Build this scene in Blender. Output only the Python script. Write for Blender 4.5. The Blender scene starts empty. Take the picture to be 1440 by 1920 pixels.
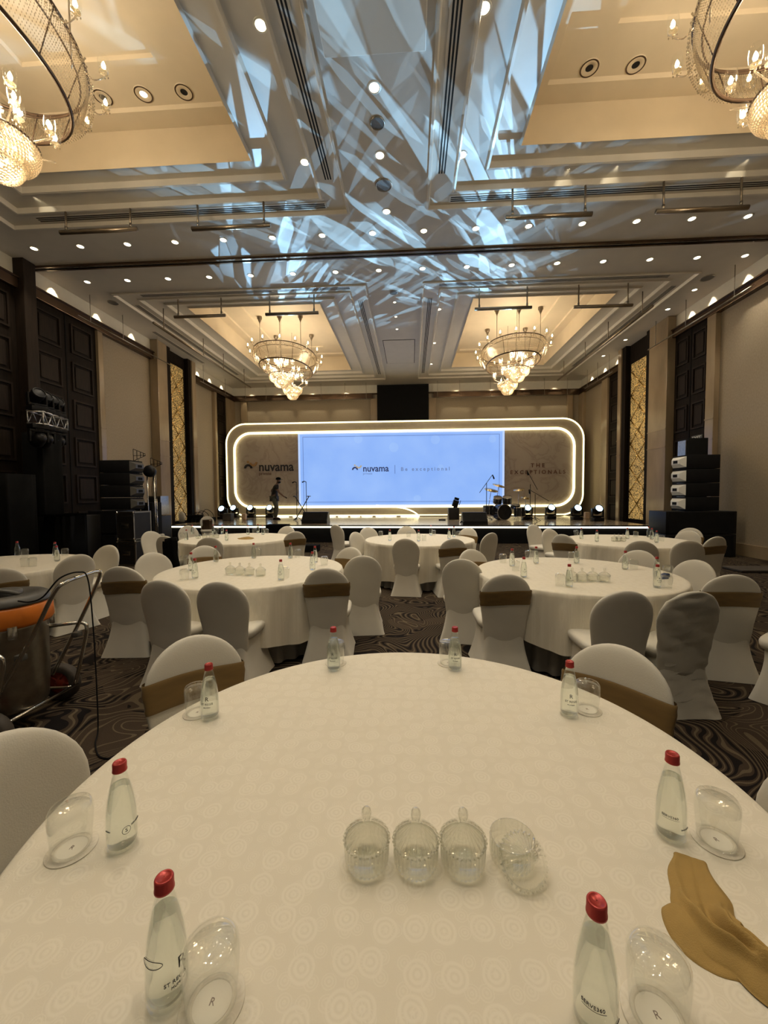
import bpy, bmesh, math, random
from math import sin, cos, pi, sqrt, radians as R
from mathutils import Vector, Matrix
random.seed(7)
C = bpy.context.scene.collection
SC = bpy.context.scene

# ---------------------------------------------------------------- camera, world, exposure
EYE = 1.57
FPX = 735.0
YAW, PITCH, ROLL, CROP = R(3.25), -math.atan(32 / FPX), R(-0.42), 10
_f = Vector((-sin(YAW) * cos(PITCH), cos(YAW) * cos(PITCH), sin(PITCH)))
_r0 = Vector((cos(YAW), sin(YAW), 0)); _u0 = _r0.cross(_f)
_r = _r0 * cos(ROLL) + _u0 * sin(ROLL); _u = _u0 * cos(ROLL) - _r0 * sin(ROLL)
cd = bpy.data.cameras.new('camera'); cam = bpy.data.objects.new('camera', cd); C.objects.link(cam)
cam.matrix_world = Matrix(((_r.x, _u.x, -_f.x, 0), (_r.y, _u.y, -_f.y, 0), (_r.z, _u.z, -_f.z, EYE), (0, 0, 0, 1)))
cd.sensor_fit = 'VERTICAL'; cd.sensor_height = 24; cd.lens = 24 * FPX / 1920; cd.shift_x = -CROP / 1920
cd.clip_start = 0.05; cd.clip_end = 200
SC.camera = cam
vs = SC.view_settings; vs.view_transform = 'Standard'; vs.look = 'None'; vs.gamma = 1; vs.exposure = 0.0
w = bpy.data.worlds.new('world'); SC.world = w; w.use_nodes = True
w.node_tree.nodes['Background'].inputs[0].default_value = (1.0, 0.86, 0.66, 1)
w.node_tree.nodes['Background'].inputs[1].default_value = 0.10
DOWNLIGHT_W, WASH_W, CHAND_W, GOBO_W = 118, 40, 68, 4600
NEAR_W = 150

def _ray(px, py): return _f * FPX + _r * (px - 720 - CROP) + _u * (960 - py)
def PZ(px, py, z):
    d = _ray(px, py); t = (z - EYE) / d.z; return Vector((d.x * t, d.y * t, z))
def PY(px, py, y):
    d = _ray(px, py); t = y / d.y; return Vector((d.x * t, y, EYE + d.z * t))

# ---------------------------------------------------------------- materials
class NT:
    def __init__(s, name):
        s.m = bpy.data.materials.new(name); s.m.use_nodes = True; s.t = s.m.node_tree
        s.b = s.t.nodes['Principled BSDF']; s.out = s.t.nodes['Material Output']
    def n(s, typ, **kw):
        nd = s.t.nodes.new(typ)
        for k, v in kw.items():
            if k.startswith('i_'):
                key = k[2:].replace('_', ' ')
                nd.inputs[key].default_value = v
            else: setattr(nd, k, v)
        return nd
    def l(s, a, b): s.t.links.new(a, b)
    def math(s, op, a, b=None, clamp=False):
        nd = s.t.nodes.new('ShaderNodeMath'); nd.operation = op; nd.use_clamp = clamp
        for i, v in enumerate((a, b)):
            if v is None: continue
            if isinstance(v, (int, float)): nd.inputs[i].default_value = v
            else: s.l(v, nd.inputs[i])
        return nd.outputs[0]
    def ramp(s, fac, stops):
        nd = s.t.nodes.new('ShaderNodeValToRGB'); s.l(fac, nd.inputs[0]); e = nd.color_ramp.elements
        while len(e) < len(stops): e.new(0.5)
        for i, (p, c) in enumerate(stops):
            e[i].position = p; e[i].color = (*c, 1) if len(c) == 3 else c
        return nd.outputs[0]
    def coord(s, scale=(1, 1, 1), kind='Object', rot=(0, 0, 0)):
        tc = s.t.nodes.new('ShaderNodeTexCoord'); mp = s.t.nodes.new('ShaderNodeMapping')
        mp.inputs['Scale'].default_value = scale; mp.inputs['Rotation'].default_value = rot
        s.l(tc.outputs[kind], mp.inputs[0]); return mp.outputs[0]
    def noise(s, vec, scale, detail=3, rough=.5, dist=0):
        nd = s.t.nodes.new('ShaderNodeTexNoise'); s.l(vec, nd.inputs['Vector'])
        nd.inputs['Scale'].default_value = scale; nd.inputs['Detail'].default_value = detail
        nd.inputs['Roughness'].default_value = rough; nd.inputs['Distortion'].default_value = dist
        return nd.outputs[0]
    def bump(s, h, strength=.2, dist=.01):
        nd = s.t.nodes.new('ShaderNodeBump'); nd.inputs['Strength'].default_value = strength
        nd.inputs['Distance'].default_value = dist; s.l(h, nd.inputs['Height']); s.l(nd.outputs[0], s.b.inputs['Normal'])

def mat(name, col, rough=.6, metal=0, var=.12, nscale=6, bump=0, bscale=60, spec=.5, sheen=0, stretch=(1, 1, 1), emit=None, es=0, coat=0):
    s = NT(name); v = s.coord(stretch)
    nz = s.noise(v, nscale, 4)
    lo = tuple(c * (1 - var) for c in col); hi = tuple(min(1, c * (1 + var)) for c in col)
    s.l(s.ramp(nz, [(.3, lo), (.7, hi)]), s.b.inputs['Base Color'])
    s.b.inputs['Roughness'].default_value = rough; s.b.inputs['Metallic'].default_value = metal
    s.b.inputs['Specular IOR Level'].default_value = spec
    if sheen: s.b.inputs['Sheen Weight'].default_value = sheen
    if coat: s.b.inputs['Coat Weight'].default_value = coat
    if bump: s.bump(s.noise(v, bscale, 3), bump, .01)
    if emit: s.b.inputs['Emission Color'].default_value = (*emit, 1); s.b.inputs['Emission Strength'].default_value = es
    return s.m

def glow(name, col, e):
    s = NT(name); s.b.inputs['Base Color'].default_value = (.8, .8, .8, 1)
    s.b.inputs['Emission Color'].default_value = (*col, 1); s.b.inputs['Emission Strength'].default_value = e
    return s.m

def thin_glass(name, tint=(1, 1, 1), edge=.75, gloss=(1, 1, 1), body=0.04, bodycol=(.8, .8, .75)):
    # a thin clear wall: mostly see-through, glossy towards its edges
    s = NT(name); t = s.t
    tr = s.n('ShaderNodeBsdfTransparent'); tr.inputs[0].default_value = (*tint, 1)
    gl = s.n('ShaderNodeBsdfGlossy'); gl.inputs['Roughness'].default_value = .04; gl.inputs[0].default_value = (*gloss, 1)
    df = s.n('ShaderNodeBsdfDiffuse'); df.inputs[0].default_value = (*bodycol, 1)
    lw = s.n('ShaderNodeLayerWeight'); lw.inputs[0].default_value = edge
    fac = s.math('ADD', s.math('MULTIPLY', s.math('POWER', lw.outputs['Facing'], 2.4), edge), .04, True)
    m0 = s.n('ShaderNodeMixShader'); m0.inputs[0].default_value = body; s.l(tr.outputs[0], m0.inputs[1]); s.l(df.outputs[0], m0.inputs[2])
    m1 = s.n('ShaderNodeMixShader'); s.l(fac, m1.inputs[0]); s.l(m0.outputs[0], m1.inputs[1]); s.l(gl.outputs[0], m1.inputs[2])
    s.l(m1.outputs[0], s.out.inputs[0]); return s.m

def refr_glass(name, col, ior, mixt=.35, rough=0):
    s = NT(name)
    g = s.n('ShaderNodeBsdfGlass'); g.inputs['Color'].default_value = (*col, 1); g.inputs['IOR'].default_value = ior; g.inputs['Roughness'].default_value = rough
    tr = s.n('ShaderNodeBsdfTransparent'); tr.inputs[0].default_value = (*col, 1)
    m = s.n('ShaderNodeMixShader'); m.inputs[0].default_value = mixt
    s.l(g.outputs[0], m.inputs[1]); s.l(tr.outputs[0], m.inputs[2]); s.l(m.outputs[0], s.out.inputs[0]); return s.m

M = {}
M['paint'] = mat('ceiling_paint', (.60, .565, .50), .55, var=.03, nscale=3)
M['trim'] = mat('moulding_paint', (.66, .62, .54), .4, var=.03, nscale=3)
M['cove'] = mat('coffer_warmlit_paint', (.70, .60, .44), .5, var=.04, nscale=2)  # ceiling paint yellowed: the chandeliers' warm light is put into the colour
M['band'] = mat('wall_band_paint', (.7, .68, .6), .5, var=.03)
M['bronze'] = mat('bronze_cornice', (.10, .062, .038), .25, .6, var=.3, nscale=2, stretch=(1, .2, 1))
M['fabric'] = mat('wall_fabric', (.36, .30, .215), .75, var=.10, nscale=40, bump=.3, bscale=150, stretch=(1, 1, .5))
M['marble'] = mat('pilaster_marble', (.34, .26, .165), .22, var=.22, nscale=1.6, stretch=(1, 1, .35))
M['wood'] = mat('dark_panel_wood', (.012, .0075, .0045), .7, spec=.15, var=.35, nscale=5, stretch=(6, 6, .5))
M['woodlight'] = mat('brown_panel_wood', (.018, .011, .0065), .65, spec=.2, var=.3, nscale=5, stretch=(6, 6, .5))
M['black'] = mat('matte_black', (.004, .004, .0045), .8, var=.2, spec=.2)
M['blackgloss'] = mat('black_plastic', (.006, .006, .007), .4, var=.2, spec=.3)
M['grille'] = mat('speaker_grille', (.005, .005, .006), .7, var=.3, spec=.2, bump=.5, bscale=300)
M['blackcloth'] = mat('black_drape', (.004, .004, .004), .9, var=.3, spec=.1, nscale=3)
M['chrome'] = mat('chrome_tube', (.62, .60, .56), .16, 1, var=.05)
M['steel'] = mat('brushed_steel', (.36, .33, .28), .33, 1, var=.12, nscale=20)
M['pipe'] = mat('satin_bronze_pipe', (.30, .25, .19), .32, .9, var=.1)
M['alu'] = mat('truss_aluminium', (.55, .55, .55), .3, .9, var=.08)
M['cover'] = mat('chair_cover_fabric', (.60, .575, .50), .8, var=.035, nscale=5, bump=.12, bscale=240, sheen=.15)
M['coverwrinkle'] = mat('loose_cover_fabric', (.50, .48, .41), .75, var=.05, nscale=5, bump=.12, bscale=240, sheen=.15)
M['sash'] = mat('mustard_sash', (.165, .098, .024), .7, var=.12, nscale=9, sheen=.2, stretch=(1, 1, 4))
M['napkin'] = mat('mustard_napkin', (.36, .235, .07), .85, var=.06, nscale=30, bump=.25, bscale=500)
M['redcap'] = mat('red_bottle_cap', (.42, .045, .04), .3, .35, var=.08)
M['ink'] = mat('black_ink', (.02, .018, .02), .6, var=.1)
M['orange'] = mat('orange_plastic', (.62, .17, .015), .4, var=.08)
M['greyplastic'] = mat('dark_grey_plastic', (.075, .072, .065), .45, var=.15)
M['rubber'] = mat('tyre_rubber', (.045, .036, .028), .7, var=.2)
M['redhub'] = mat('red_wheel_hub', (.26, .03, .015), .5, var=.2)
M['case'] = mat('flight_case_laminate', (.012, .011, .010), .5, var=.2)
M['stagetop'] = mat('stage_vinyl', (.36, .30, .22), .16, var=.22, nscale=.8, stretch=(.4, 2, 1))
M['frame'] = mat('backdrop_frame', (.40, .35, .27), .6, var=.05)
M['skin'] = mat('skin', (.13, .07, .045), .6, var=.1)
M['shirt'] = mat('black_shirt', (.014, .013, .014), .85, var=.2)
M['trouser'] = mat('grey_green_trousers', (.085, .09, .075), .85, var=.15)
M['paper'] = mat('coaster_paper', (.78, .74, .64), .7, var=.03)
M['cymbal'] = mat('cymbal_bronze', (.72, .60, .38), .25, .9, var=.1)
M['drumshell'] = mat('drum_shell', (.02, .02, .022), .2, var=.2)
M['drumhead'] = mat('drum_head', (.35, .30, .22), .5, var=.06)
M['beige'] = mat('beige_lamp_cover', (.6, .45, .32), .6, var=.1)
M['bluecloth'] = mat('blue_jacket', (.03, .05, .12), .8, var=.2)
M['signwhite'] = mat('sign_lettering', (.75, .75, .7), .5, var=.02)
M['slot'] = mat('slot_black', (.006, .006, .006), .8, var=.1)
M['vent'] = mat('grey_speaker_disc', (.15, .14, .13), .6, var=.1, bump=.4, bscale=200)
M['gold'] = mat('gold_edge', (.75, .53, .22), .25, 1, var=.1)
M['underskirt'] = mat('grey_underskirt', (.19, .175, .15), .45, var=.08, nscale=4, sheen=.3)
M['glass'] = thin_glass('clear_glass', (.975, .98, .97), .5, body=.01)
M['jarglass'] = thin_glass('ribbed_jar_glass', (.955, .96, .93), .70, body=.03, bodycol=(.75, .77, .66))
M['bottleglass'] = thin_glass('bottle_glass', (.975, .985, .97), .6, body=.015, bodycol=(.6, .66, .6))
M['water'] = refr_glass('bottled_water', (.965, .985, .97), 1.25, .4)
M['lens'] = glow('cool_lamp_lens', (.50, .78, 1), 5)
M['dl'] = glow('warm_lamp_disc', (1, .86, .60), 6.5)
M['bulb'] = glow('candle_bulb', (1, .80, .48), 20)
M['neon'] = glow('warm_neon', (1, .84, .42), 2.6)
M['neonwhite'] = glow('warm_white_strip', (1, .92, .68), 3.0)

def crystal():
    s = NT('crystal_bead')
    gl = s.n('ShaderNodeBsdfGlossy'); gl.inputs['Roughness'].default_value = .12; gl.inputs[0].default_value = (.75, .70, .62, 1)
    tr = s.n('ShaderNodeBsdfTransparent'); tr.inputs[0].default_value = (.92, .86, .74, 1)
    tl = s.n('ShaderNodeBsdfTranslucent'); tl.inputs[0].default_value = (.75, .68, .56, 1)
    a = s.n('ShaderNodeMixShader'); a.inputs[0].default_value = .5; s.l(gl.outputs[0], a.inputs[1]); s.l(tr.outputs[0], a.inputs[2])
    b = s.n('ShaderNodeMixShader'); b.inputs[0].default_value = .2; s.l(a.outputs[0], b.inputs[1]); s.l(tl.outputs[0], b.inputs[2])
    s.l(b.outputs[0], s.out.inputs[0]); return s.m
M['crystal'] = crystal()

def cloth_mat():
    s = NT('damask_tablecloth'); v = s.coord()
    wob = s.noise(v, 30, 2)
    def rings(scale, rad, freq, off):
        mp = s.n('ShaderNodeMapping'); mp.inputs['Location'].default_value = off; s.l(v, mp.inputs[0])
        vo = s.n('ShaderNodeTexVoronoi', voronoi_dimensions='2D', i_Scale=scale, i_Randomness=.55); s.l(mp.outputs[0], vo.inputs['Vector'])
        d = s.math('ADD', vo.outputs['Distance'], s.math('MULTIPLY', s.math('SUBTRACT', wob, .5), .14))
        wv = s.math('MULTIPLY', s.math('ADD', s.math('SINE', s.math('MULTIPLY', d, freq)), 1), .5)
        mask = s.math('LESS_THAN', d, rad)
        return s.math('MULTIPLY', wv, mask)
    h = s.math('MAXIMUM', rings(15.5, .42, 44, (0, 0, 0)), s.math('MULTIPLY', rings(27, .34, 44, (.31, .17, 0)), .55))
    s.l(s.ramp(h, [(0, (.69, .645, .53)), (.75, (.735, .69, .575))]), s.b.inputs['Base Color'])
    s.l(s.math('SUBTRACT', .72, s.math('MULTIPLY', h, .2)), s.b.inputs['Roughness'])
    s.b.inputs['Sheen Weight'].default_value = .15
    weave = s.noise(v, 350, 2)
    s.bump(s.math('ADD', h, s.math('MULTIPLY', weave, .6)), .09, .004)
    return s.m
M['cloth'] = cloth_mat()

def carpet_mat():
    s = NT('swirl_carpet'); v = s.coord((1, 1.0, 1))
    big = s.noise(v, 1.15, 1.2, .45, 1.2)
    fine = s.noise(v, 240, 2)
    ph = s.math('MULTIPLY', big, 200)
    wv = s.math('SINE', ph)
    line = s.math('GREATER_THAN', wv, .84)
    broad = s.math('LESS_THAN', wv, -.35)
    sel = s.noise(v, .9, 2)
    broad = s.math('MULTIPLY', broad, s.math('GREATER_THAN', sel, .44))
    mx = s.n('ShaderNodeMix', data_type='RGBA'); s.l(broad, mx.inputs[0])
    mx.inputs[6].default_value = (.050, .036, .025, 1); mx.inputs[7].default_value = (.010, .008, .008, 1)
    mx2 = s.n('ShaderNodeMix', data_type='RGBA'); s.l(line, mx2.inputs[0]); s.l(mx.outputs[2], mx2.inputs[6]); mx2.inputs[7].default_value = (.115, .09, .058, 1)
    mx3 = s.n('ShaderNodeMix', data_type='RGBA', blend_type='MULTIPLY'); mx3.inputs[0].default_value = .5
    s.l(mx2.outputs[2], mx3.inputs[6]); s.l(s.ramp(fine, [(.3, (.4, .4, .4)), (.7, (1.3, 1.3, 1.3))]), mx3.inputs[7])
    s.l(mx3.outputs[2], s.b.inputs['Base Color']); s.b.inputs['Roughness'].default_value = .95
    s.b.inputs['Specular IOR Level'].default_value = .1
    s.bump(fine, .4, .01); return s.m
M['carpet'] = carpet_mat()

def lattice_mat():
    s = NT('gold_fretwork'); v = s.coord((1, 1, 1))
    vo = s.n('ShaderNodeTexVoronoi', feature='DISTANCE_TO_EDGE', i_Scale=15, i_Randomness=.75); s.l(v, vo.inputs['Vector'])
    hole = s.math('GREATER_THAN', vo.outputs['Distance'], .13)
    s.l(s.ramp(hole, [(.4, (.62, .42, .16)), (.6, (.10, .055, .018))]), s.b.inputs['Base Color'])
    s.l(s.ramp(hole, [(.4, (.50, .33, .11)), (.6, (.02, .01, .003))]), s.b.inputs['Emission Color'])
    s.b.inputs['Emission Strength'].default_value = .5  # gold emits by itself, backlight put into the material
    s.b.inputs['Roughness'].default_value = .35; s.b.inputs['Metallic'].default_value = .6
    s.bump(vo.outputs['Distance'], .5, .02); return s.m
M['lattice'] = lattice_mat()

def backdrop_mat():
    s = NT('printed_marble_backdrop'); v = s.coord()
    n = s.noise(v, .9, 5, .55, 1.6)
    vein = s.math('ABSOLUTE', s.math('SUBTRACT', n, .5))
    s.l(s.ramp(vein, [(0, (.30, .255, .22)), (.05, (.36, .315, .275)), (.3, (.38, .335, .295))]), s.b.inputs['Base Color'])
    s.b.inputs['Roughness'].default_value = .5; return s.m
M['backdrop'] = backdrop_mat()

def screen_mat():
    s = NT('led_screen_surface'); v = s.coord()
    n = s.noise(v, .9, 3)
    vo = s.n('ShaderNodeTexVoronoi', i_Scale=.75); s.l(v, vo.inputs['Vector'])
    spot = s.math('LESS_THAN', vo.outputs['Distance'], .17)
    base = s.ramp(n, [(.3, (.245, .44, .93)), (.75, (.31, .51, .97))])
    mx = s.n('ShaderNodeMix', data_type='RGBA'); s.l(s.math('MULTIPLY', spot, .22), mx.inputs[0]); s.l(base, mx.inputs[6]); mx.inputs[7].default_value = (.45, .66, 1, 1)
    s.l(mx.outputs[2], s.b.inputs['Emission Color']); s.b.inputs['Emission Strength'].default_value = 1.0
    s.b.inputs['Base Color'].default_value = (.02, .02, .02, 1); return s.m
M['screen'] = screen_mat()
M['scrink'] = mat('screen_lettering', (.02, .03, .09), .6, emit=(.02, .03, .10), es=1)
M['scrgrey'] = mat('screen_grey_lettering', (.05, .07, .15), .6, emit=(.13, .20, .42), es=1)
M['scrline'] = mat('screen_rule', (.05, .07, .15), .6, emit=(.09, .16, .42), es=1)
M['scrwhite'] = mat('screen_border', (.1, .1, .1), .6, emit=(.48, .64, .97), es=1)
M['navy'] = mat('navy_lettering', (.018, .018, .028), .5)
M['tan'] = mat('tan_arc', (.33, .20, .09), .5)
M['scrtan'] = mat('screen_tan_arc', (.1, .1, .05), .5, emit=(.42, .36, .28), es=1)
M['brownink'] = mat('brown_lettering', (.13, .052, .035), .5)
M['dimink'] = mat('dim_brown_lettering', (.15, .09, .07), .5)

# ---------------------------------------------------------------- mesh helpers
KD = {}
def REG(p, c): KD.setdefault(p.name, []).append(c)
def KIDS(o): return list(KD.get(o.name, []))
def obj(name, bm, m, parent=None, smooth=True, angle=40):
    me = bpy.data.meshes.new(name)
    if smooth:
        a = R(angle)
        for f in bm.faces: f.smooth = True
        for e in bm.edges:
            if len(e.link_faces) == 2 and e.calc_face_angle(0) > a: e.smooth = False
    bm.to_mesh(me); bm.free()
    me.materials.append(m if not isinstance(m, str) else M[m])
    o = bpy.data.objects.new(name, me); C.objects.link(o)
    if parent: o.parent = parent; REG(parent, o)
    return o
def tag(o, label, cat, group=None, kind=None):
    o['label'] = label; o['category'] = cat
    if group: o['group'] = group
    if kind: o['kind'] = kind
    return o
def thing(name, label, cat, loc=(0, 0, 0), rotz=0, group=None):
    o = bpy.data.objects.new(name, None); o.empty_display_size = .1; C.objects.link(o)
    o.location = loc; o.rotation_euler = (0, 0, rotz); return tag(o, label, cat, group)
def struct(name, bm, m, parent=None, smooth=False):
    o = obj(name, bm, m, parent, smooth)
    if not parent: o['kind'] = 'structure'
    return o
def dup(root, loc, rotz=0, label=None, group=None, parent=None, skip=()):
    def cp(o, par):
        c = o.copy(); C.objects.link(c); c.parent = par
        if par: REG(par, c)
        for ch in KIDS(o):
            if ch.name.split('.')[0] in skip: continue
            cp(ch, c)
        return c
    r = cp(root, parent); r.location = loc; r.rotation_euler = (0, 0, rotz)
    if label: r['label'] = label
    if group: r['group'] = group
    return r
def BM(): return bmesh.new()
def box(bm, c, s, rz=0, rx=0, ry=0, bev=0):
    mt = Matrix.Translation(Vector(c)) @ Matrix.Rotation(rz, 4, 'Z') @ Matrix.Rotation(ry, 4, 'Y') @ Matrix.Rotation(rx, 4, 'X') @ Matrix.Diagonal((s[0], s[1], s[2], 1))
    r = bmesh.ops.create_cube(bm, size=1, matrix=mt)
    if bev:
        es = list({e for v in r['verts'] for e in v.link_edges})
        bmesh.ops.bevel(bm, geom=es, offset=bev, segments=2, affect='EDGES', profile=.6)
    return bm
def bx(x0, x1, y0, y1, z0, z1, bm=None, bev=0):
    bm = bm or BM(); return box(bm, ((x0 + x1) / 2, (y0 + y1) / 2, (z0 + z1) / 2), (abs(x1 - x0), abs(y1 - y0), abs(z1 - z0)), bev=bev)
def loft(bm, rings, cap0=True, cap1=True, close=True):
    vs = [[bm.verts.new(p) for p in r] for r in rings]
    n = len(vs[0])
    for a, b in zip(vs, vs[1:]):
        for i in range(n if close else n - 1):
            j = (i + 1) % n
            try: bm.faces.new((a[i], a[j], b[j], b[i]))
            except ValueError: pass
    if cap0: bm.faces.new(list(reversed(vs[0])))
    if cap1: bm.faces.new(vs[-1])
    return vs
def lathe(bm, prof, n=24, c=(0, 0, 0), mt=None, cap0=False, cap1=False):
    rings = []
    for (r, z) in prof:
        ring = []
        for i in range(n):
            a = 2 * pi * i / n; p = Vector((r * cos(a), r * sin(a), z))
            if mt: p = mt @ p
            ring.append(p + Vector(c))
        rings.append(ring)
    loft(bm, rings, cap0, cap1); return bm
def tube(bm, pts, r, n=8, closed=False):
    pts = [Vector(p) for p in pts]; rings = []; up = None
    for i, p in enumerate(pts):
        if closed: d = pts[(i + 1) % len(pts)] - pts[i - 1]
        else: d = pts[min(i + 1, len(pts) - 1)] - pts[max(i - 1, 0)]
        if d.length < 1e-7: d = Vector((0, 0, 1))
        d.normalize()
        if up is None: up = Vector((0, 0, 1)) if abs(d.z) < .9 else Vector((1, 0, 0))
        s = d.cross(up)
        if s.length < 1e-4: s = d.orthogonal()
        s.normalize(); u = s.cross(d).normalized(); up = u
        rr = r[i] if isinstance(r, (list, tuple)) else r
        rings.append([p + (s * cos(2 * pi * k / n) + u * sin(2 * pi * k / n)) * rr for k in range(n)])
    if closed:
        vs = loft(bm, rings, False, False)
        for i in range(n): bm.faces.new((vs[-1][i], vs[-1][(i + 1) % n], vs[0][(i + 1) % n], vs[0][i]))
    else: loft(bm, rings)
    return bm
def spline(pts, k=6, closed=False):
    pts = [Vector(p) for p in pts]; out = []; n = len(pts)
    for i in range(n if closed else n - 1):
        if closed: p0, p1, p2, p3 = pts[i - 1], pts[i], pts[(i + 1) % n], pts[(i + 2) % n]
        else: p0, p1, p2, p3 = pts[max(i - 1, 0)], pts[i], pts[i + 1], pts[min(i + 2, n - 1)]
        for j in range(k):
            t = j / k
            out.append(.5 * ((2 * p1) + (p2 - p0) * t + (2 * p0 - 5 * p1 + 4 * p2 - p3) * t * t + (3 * p1 - p0 - 3 * p2 + p3) * t ** 3))
    if not closed: out.append(pts[-1])
    return out
def bead(bm, p, r, s=1.25):
    x, y, z = p; q = r * s
    vs = [bm.verts.new(v) for v in ((x + r, y, z), (x, y + r, z), (x - r, y, z), (x, y - r, z), (x, y, z + q), (x, y, z - q))]
    for i in range(4):
        j = (i + 1) % 4
        bm.faces.new((vs[i], vs[j], vs[4])); bm.faces.new((vs[j], vs[i], vs[5]))
def superell(cx, cy, a, b, z, n=28, e=4, f=None):
    out = []
    for i in range(n):
        t = 2 * pi * i / n; c, s = cos(t), sin(t)
        x = a * math.copysign(abs(c) ** (2 / e), c); y = b * math.copysign(abs(s) ** (2 / e), s)
        p = Vector((cx + x, cy + y, z))
        if f: p = f(p, t)
        out.append(p)
    return out
def text_bm(s, size, depth=.004, align='CENTER', off=0):
    cu = bpy.data.curves.new('lettering', 'FONT'); cu.body = s; cu.offset = off; cu.size = size; cu.extrude = depth / 2; cu.align_x = align; cu.align_y = 'CENTER'; cu.resolution_u = 3
    o = bpy.data.objects.new('lettering', cu); C.objects.link(o)
    dg = bpy.context.evaluated_depsgraph_get(); me = bpy.data.meshes.new_from_object(o.evaluated_get(dg))
    bm = BM(); bm.from_mesh(me); bpy.data.objects.remove(o); bpy.data.curves.remove(cu); bpy.data.meshes.remove(me)
    return bm
def fit_text(s, x0, x1, zc, y, bold=0, hscale=1.0):
    """lettering facing -Y, spanning x0..x1 at height zc"""
    bm = text_bm(s, 1.0, .02, off=bold)
    xs = [v.co.x for v in bm.verts]; a, b = min(xs), max(xs); k = (x1 - x0) / (b - a)
    for v in bm.verts:
        v.co = Vector((x0 + (v.co.x - a) * k, y + v.co.z * .5 - .006, zc + v.co.y * k * hscale))
    return bm
def light(name, typ, loc, power, col, size=.05, parent=None, rot=None, spot=None, blend=.5):
    l = bpy.data.lights.new(name, typ); l.energy = power; l.color = col
    if typ in ('POINT', 'SPOT'): l.shadow_soft_size = size
    if typ == 'SPOT': l.spot_size = R(spot or 60); l.spot_blend = blend
    o = bpy.data.objects.new(name, l); C.objects.link(o); o.location = loc
    if rot: o.rotation_euler = rot
    if parent: o.parent = parent; REG(parent, o)
    return o
def aim(o, target):
    d = Vector(target) - o.location; o.rotation_euler = d.to_track_quat('-Z', 'Y').to_euler()
ORD = ['first', 'second', 'third', 'fourth', 'fifth', 'sixth', 'seventh', 'eighth', 'ninth', 'tenth', 'eleventh', 'twelfth', 'thirteenth', 'fourteenth', 'fifteenth', 'sixteenth', 'seventeenth', 'eighteenth']
WARM = (1, .86, .66)

# ---------------------------------------------------------------- the room
XL, XR, YB, YN, ZC = -9.05, 8.2, 19.6, -4.5, 7.0
XM = -.42
struct('floor', bx(XL - .3, XR + .3, YN, YB + .3, -.1, 0), 'carpet')

# ceiling: a flat field with four stepped coffers cut into it
CX = [(-8.0, -1.16), (.31, 7.15)]
CY = [(-2.4, 7.74), (10.3, 18.6)]
bm = BM()
xs = [XL - .3, CX[0][0], CX[0][1], CX[1][0], CX[1][1], XR + .3]; ys = [YN, CY[0][0], CY[0][1], 9.0, 9.10, CY[1][0], CY[1][1], YB + .3]
for i in range(5):
    for j in range(7):
        if i in (1, 3) and j in (1, 5): continue
        if j == 3:
            bx(xs[i], xs[i + 1], ys[j], ys[j + 1], ZC + .06, ZC + .2, bm); continue
        bx(xs[i], xs[i + 1], ys[j], ys[j + 1], ZC, ZC + .2, bm)
struct('ceiling', bm, 'paint')
bm = BM(); bx(XL, XR, 9.005, 9.095, ZC + .02, ZC + .059, bm)
struct('trim_1', bm, 'slot')
bm = BM(); bx(XL, XR, 8.955, 9.0, ZC - .045, ZC - .001, bm); bx(XL, XR, 9.10, 9.145, ZC - .03, ZC - .001, bm)
struct('trim_2', bm, 'bronze')

def ring_rect(bm, r0, z0, r1, z1):
    """sloped or flat ring between two rectangles"""
    def cs(r, z): return [Vector((r[0], r[2], z)), Vector((r[1], r[2], z)), Vector((r[1], r[3], z)), Vector((r[0], r[3], z))]
    loft(bm, [cs(r0, z0), cs(r1, z1)], False, False)
def inset(r, dx, dy): return (r[0] + dx, r[1] - dx, r[2] + dy, r[3] - dy)
TR = 3
for ci, (cx, cy) in enumerate([(a, b) for b in CY for a in CX]):
    o = (cx[0], cx[1], cy[0], cy[1])
    prof = [(0, 0, 0), (0, 0, -.035), (.035, .035, -.035), (.06, .055, .03), (.44, .36, .03), (.47, .385, -.005), (.50, .41, .0), (.52, .43, .085),
            (.95, .76, .085), (.98, .785, .04), (1.02, .82, .045), (1.04, .84, .14), (1.43, 1.13, .14), (1.46, 1.155, .10)]
    bm = BM(); prev = None
    for dx, dy, z in prof:
        cur = (inset(o, dx, dy), ZC + z)
        if prev: ring_rect(bm, prev[0], prev[1], cur[0], cur[1])
        prev = cur
    struct('trim_%d' % TR, bm, 'trim'); TR += 1
    # raised inside: riser and plate coloured with chandelier warmth, two faint steps
    bm = BM(); A = prev[0]
    ring_rect(bm, A, ZC + .10, A, ZC + .70)
    seq = [(0, .70), (.30, .70), (.32, .755), (.53, .755), (.98, .755), (1.0, .80), (1.05, .80)]
    pv = None
    for d, z in seq:
        cur = (inset(A, d, d), ZC + z)
        if pv: ring_rect(bm, pv[0], pv[1], cur[0], cur[1])
        pv = cur
    a = pv[0]; vsx = [bm.verts.new(p) for p in ((a[0], a[2], pv[1]), (a[1], a[2], pv[1]), (a[1], a[3], pv[1]), (a[0], a[3], pv[1]))]
    bm.faces.new(vsx)
    struct('trim_%d' % TR, bm, 'cove'); TR += 1

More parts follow.
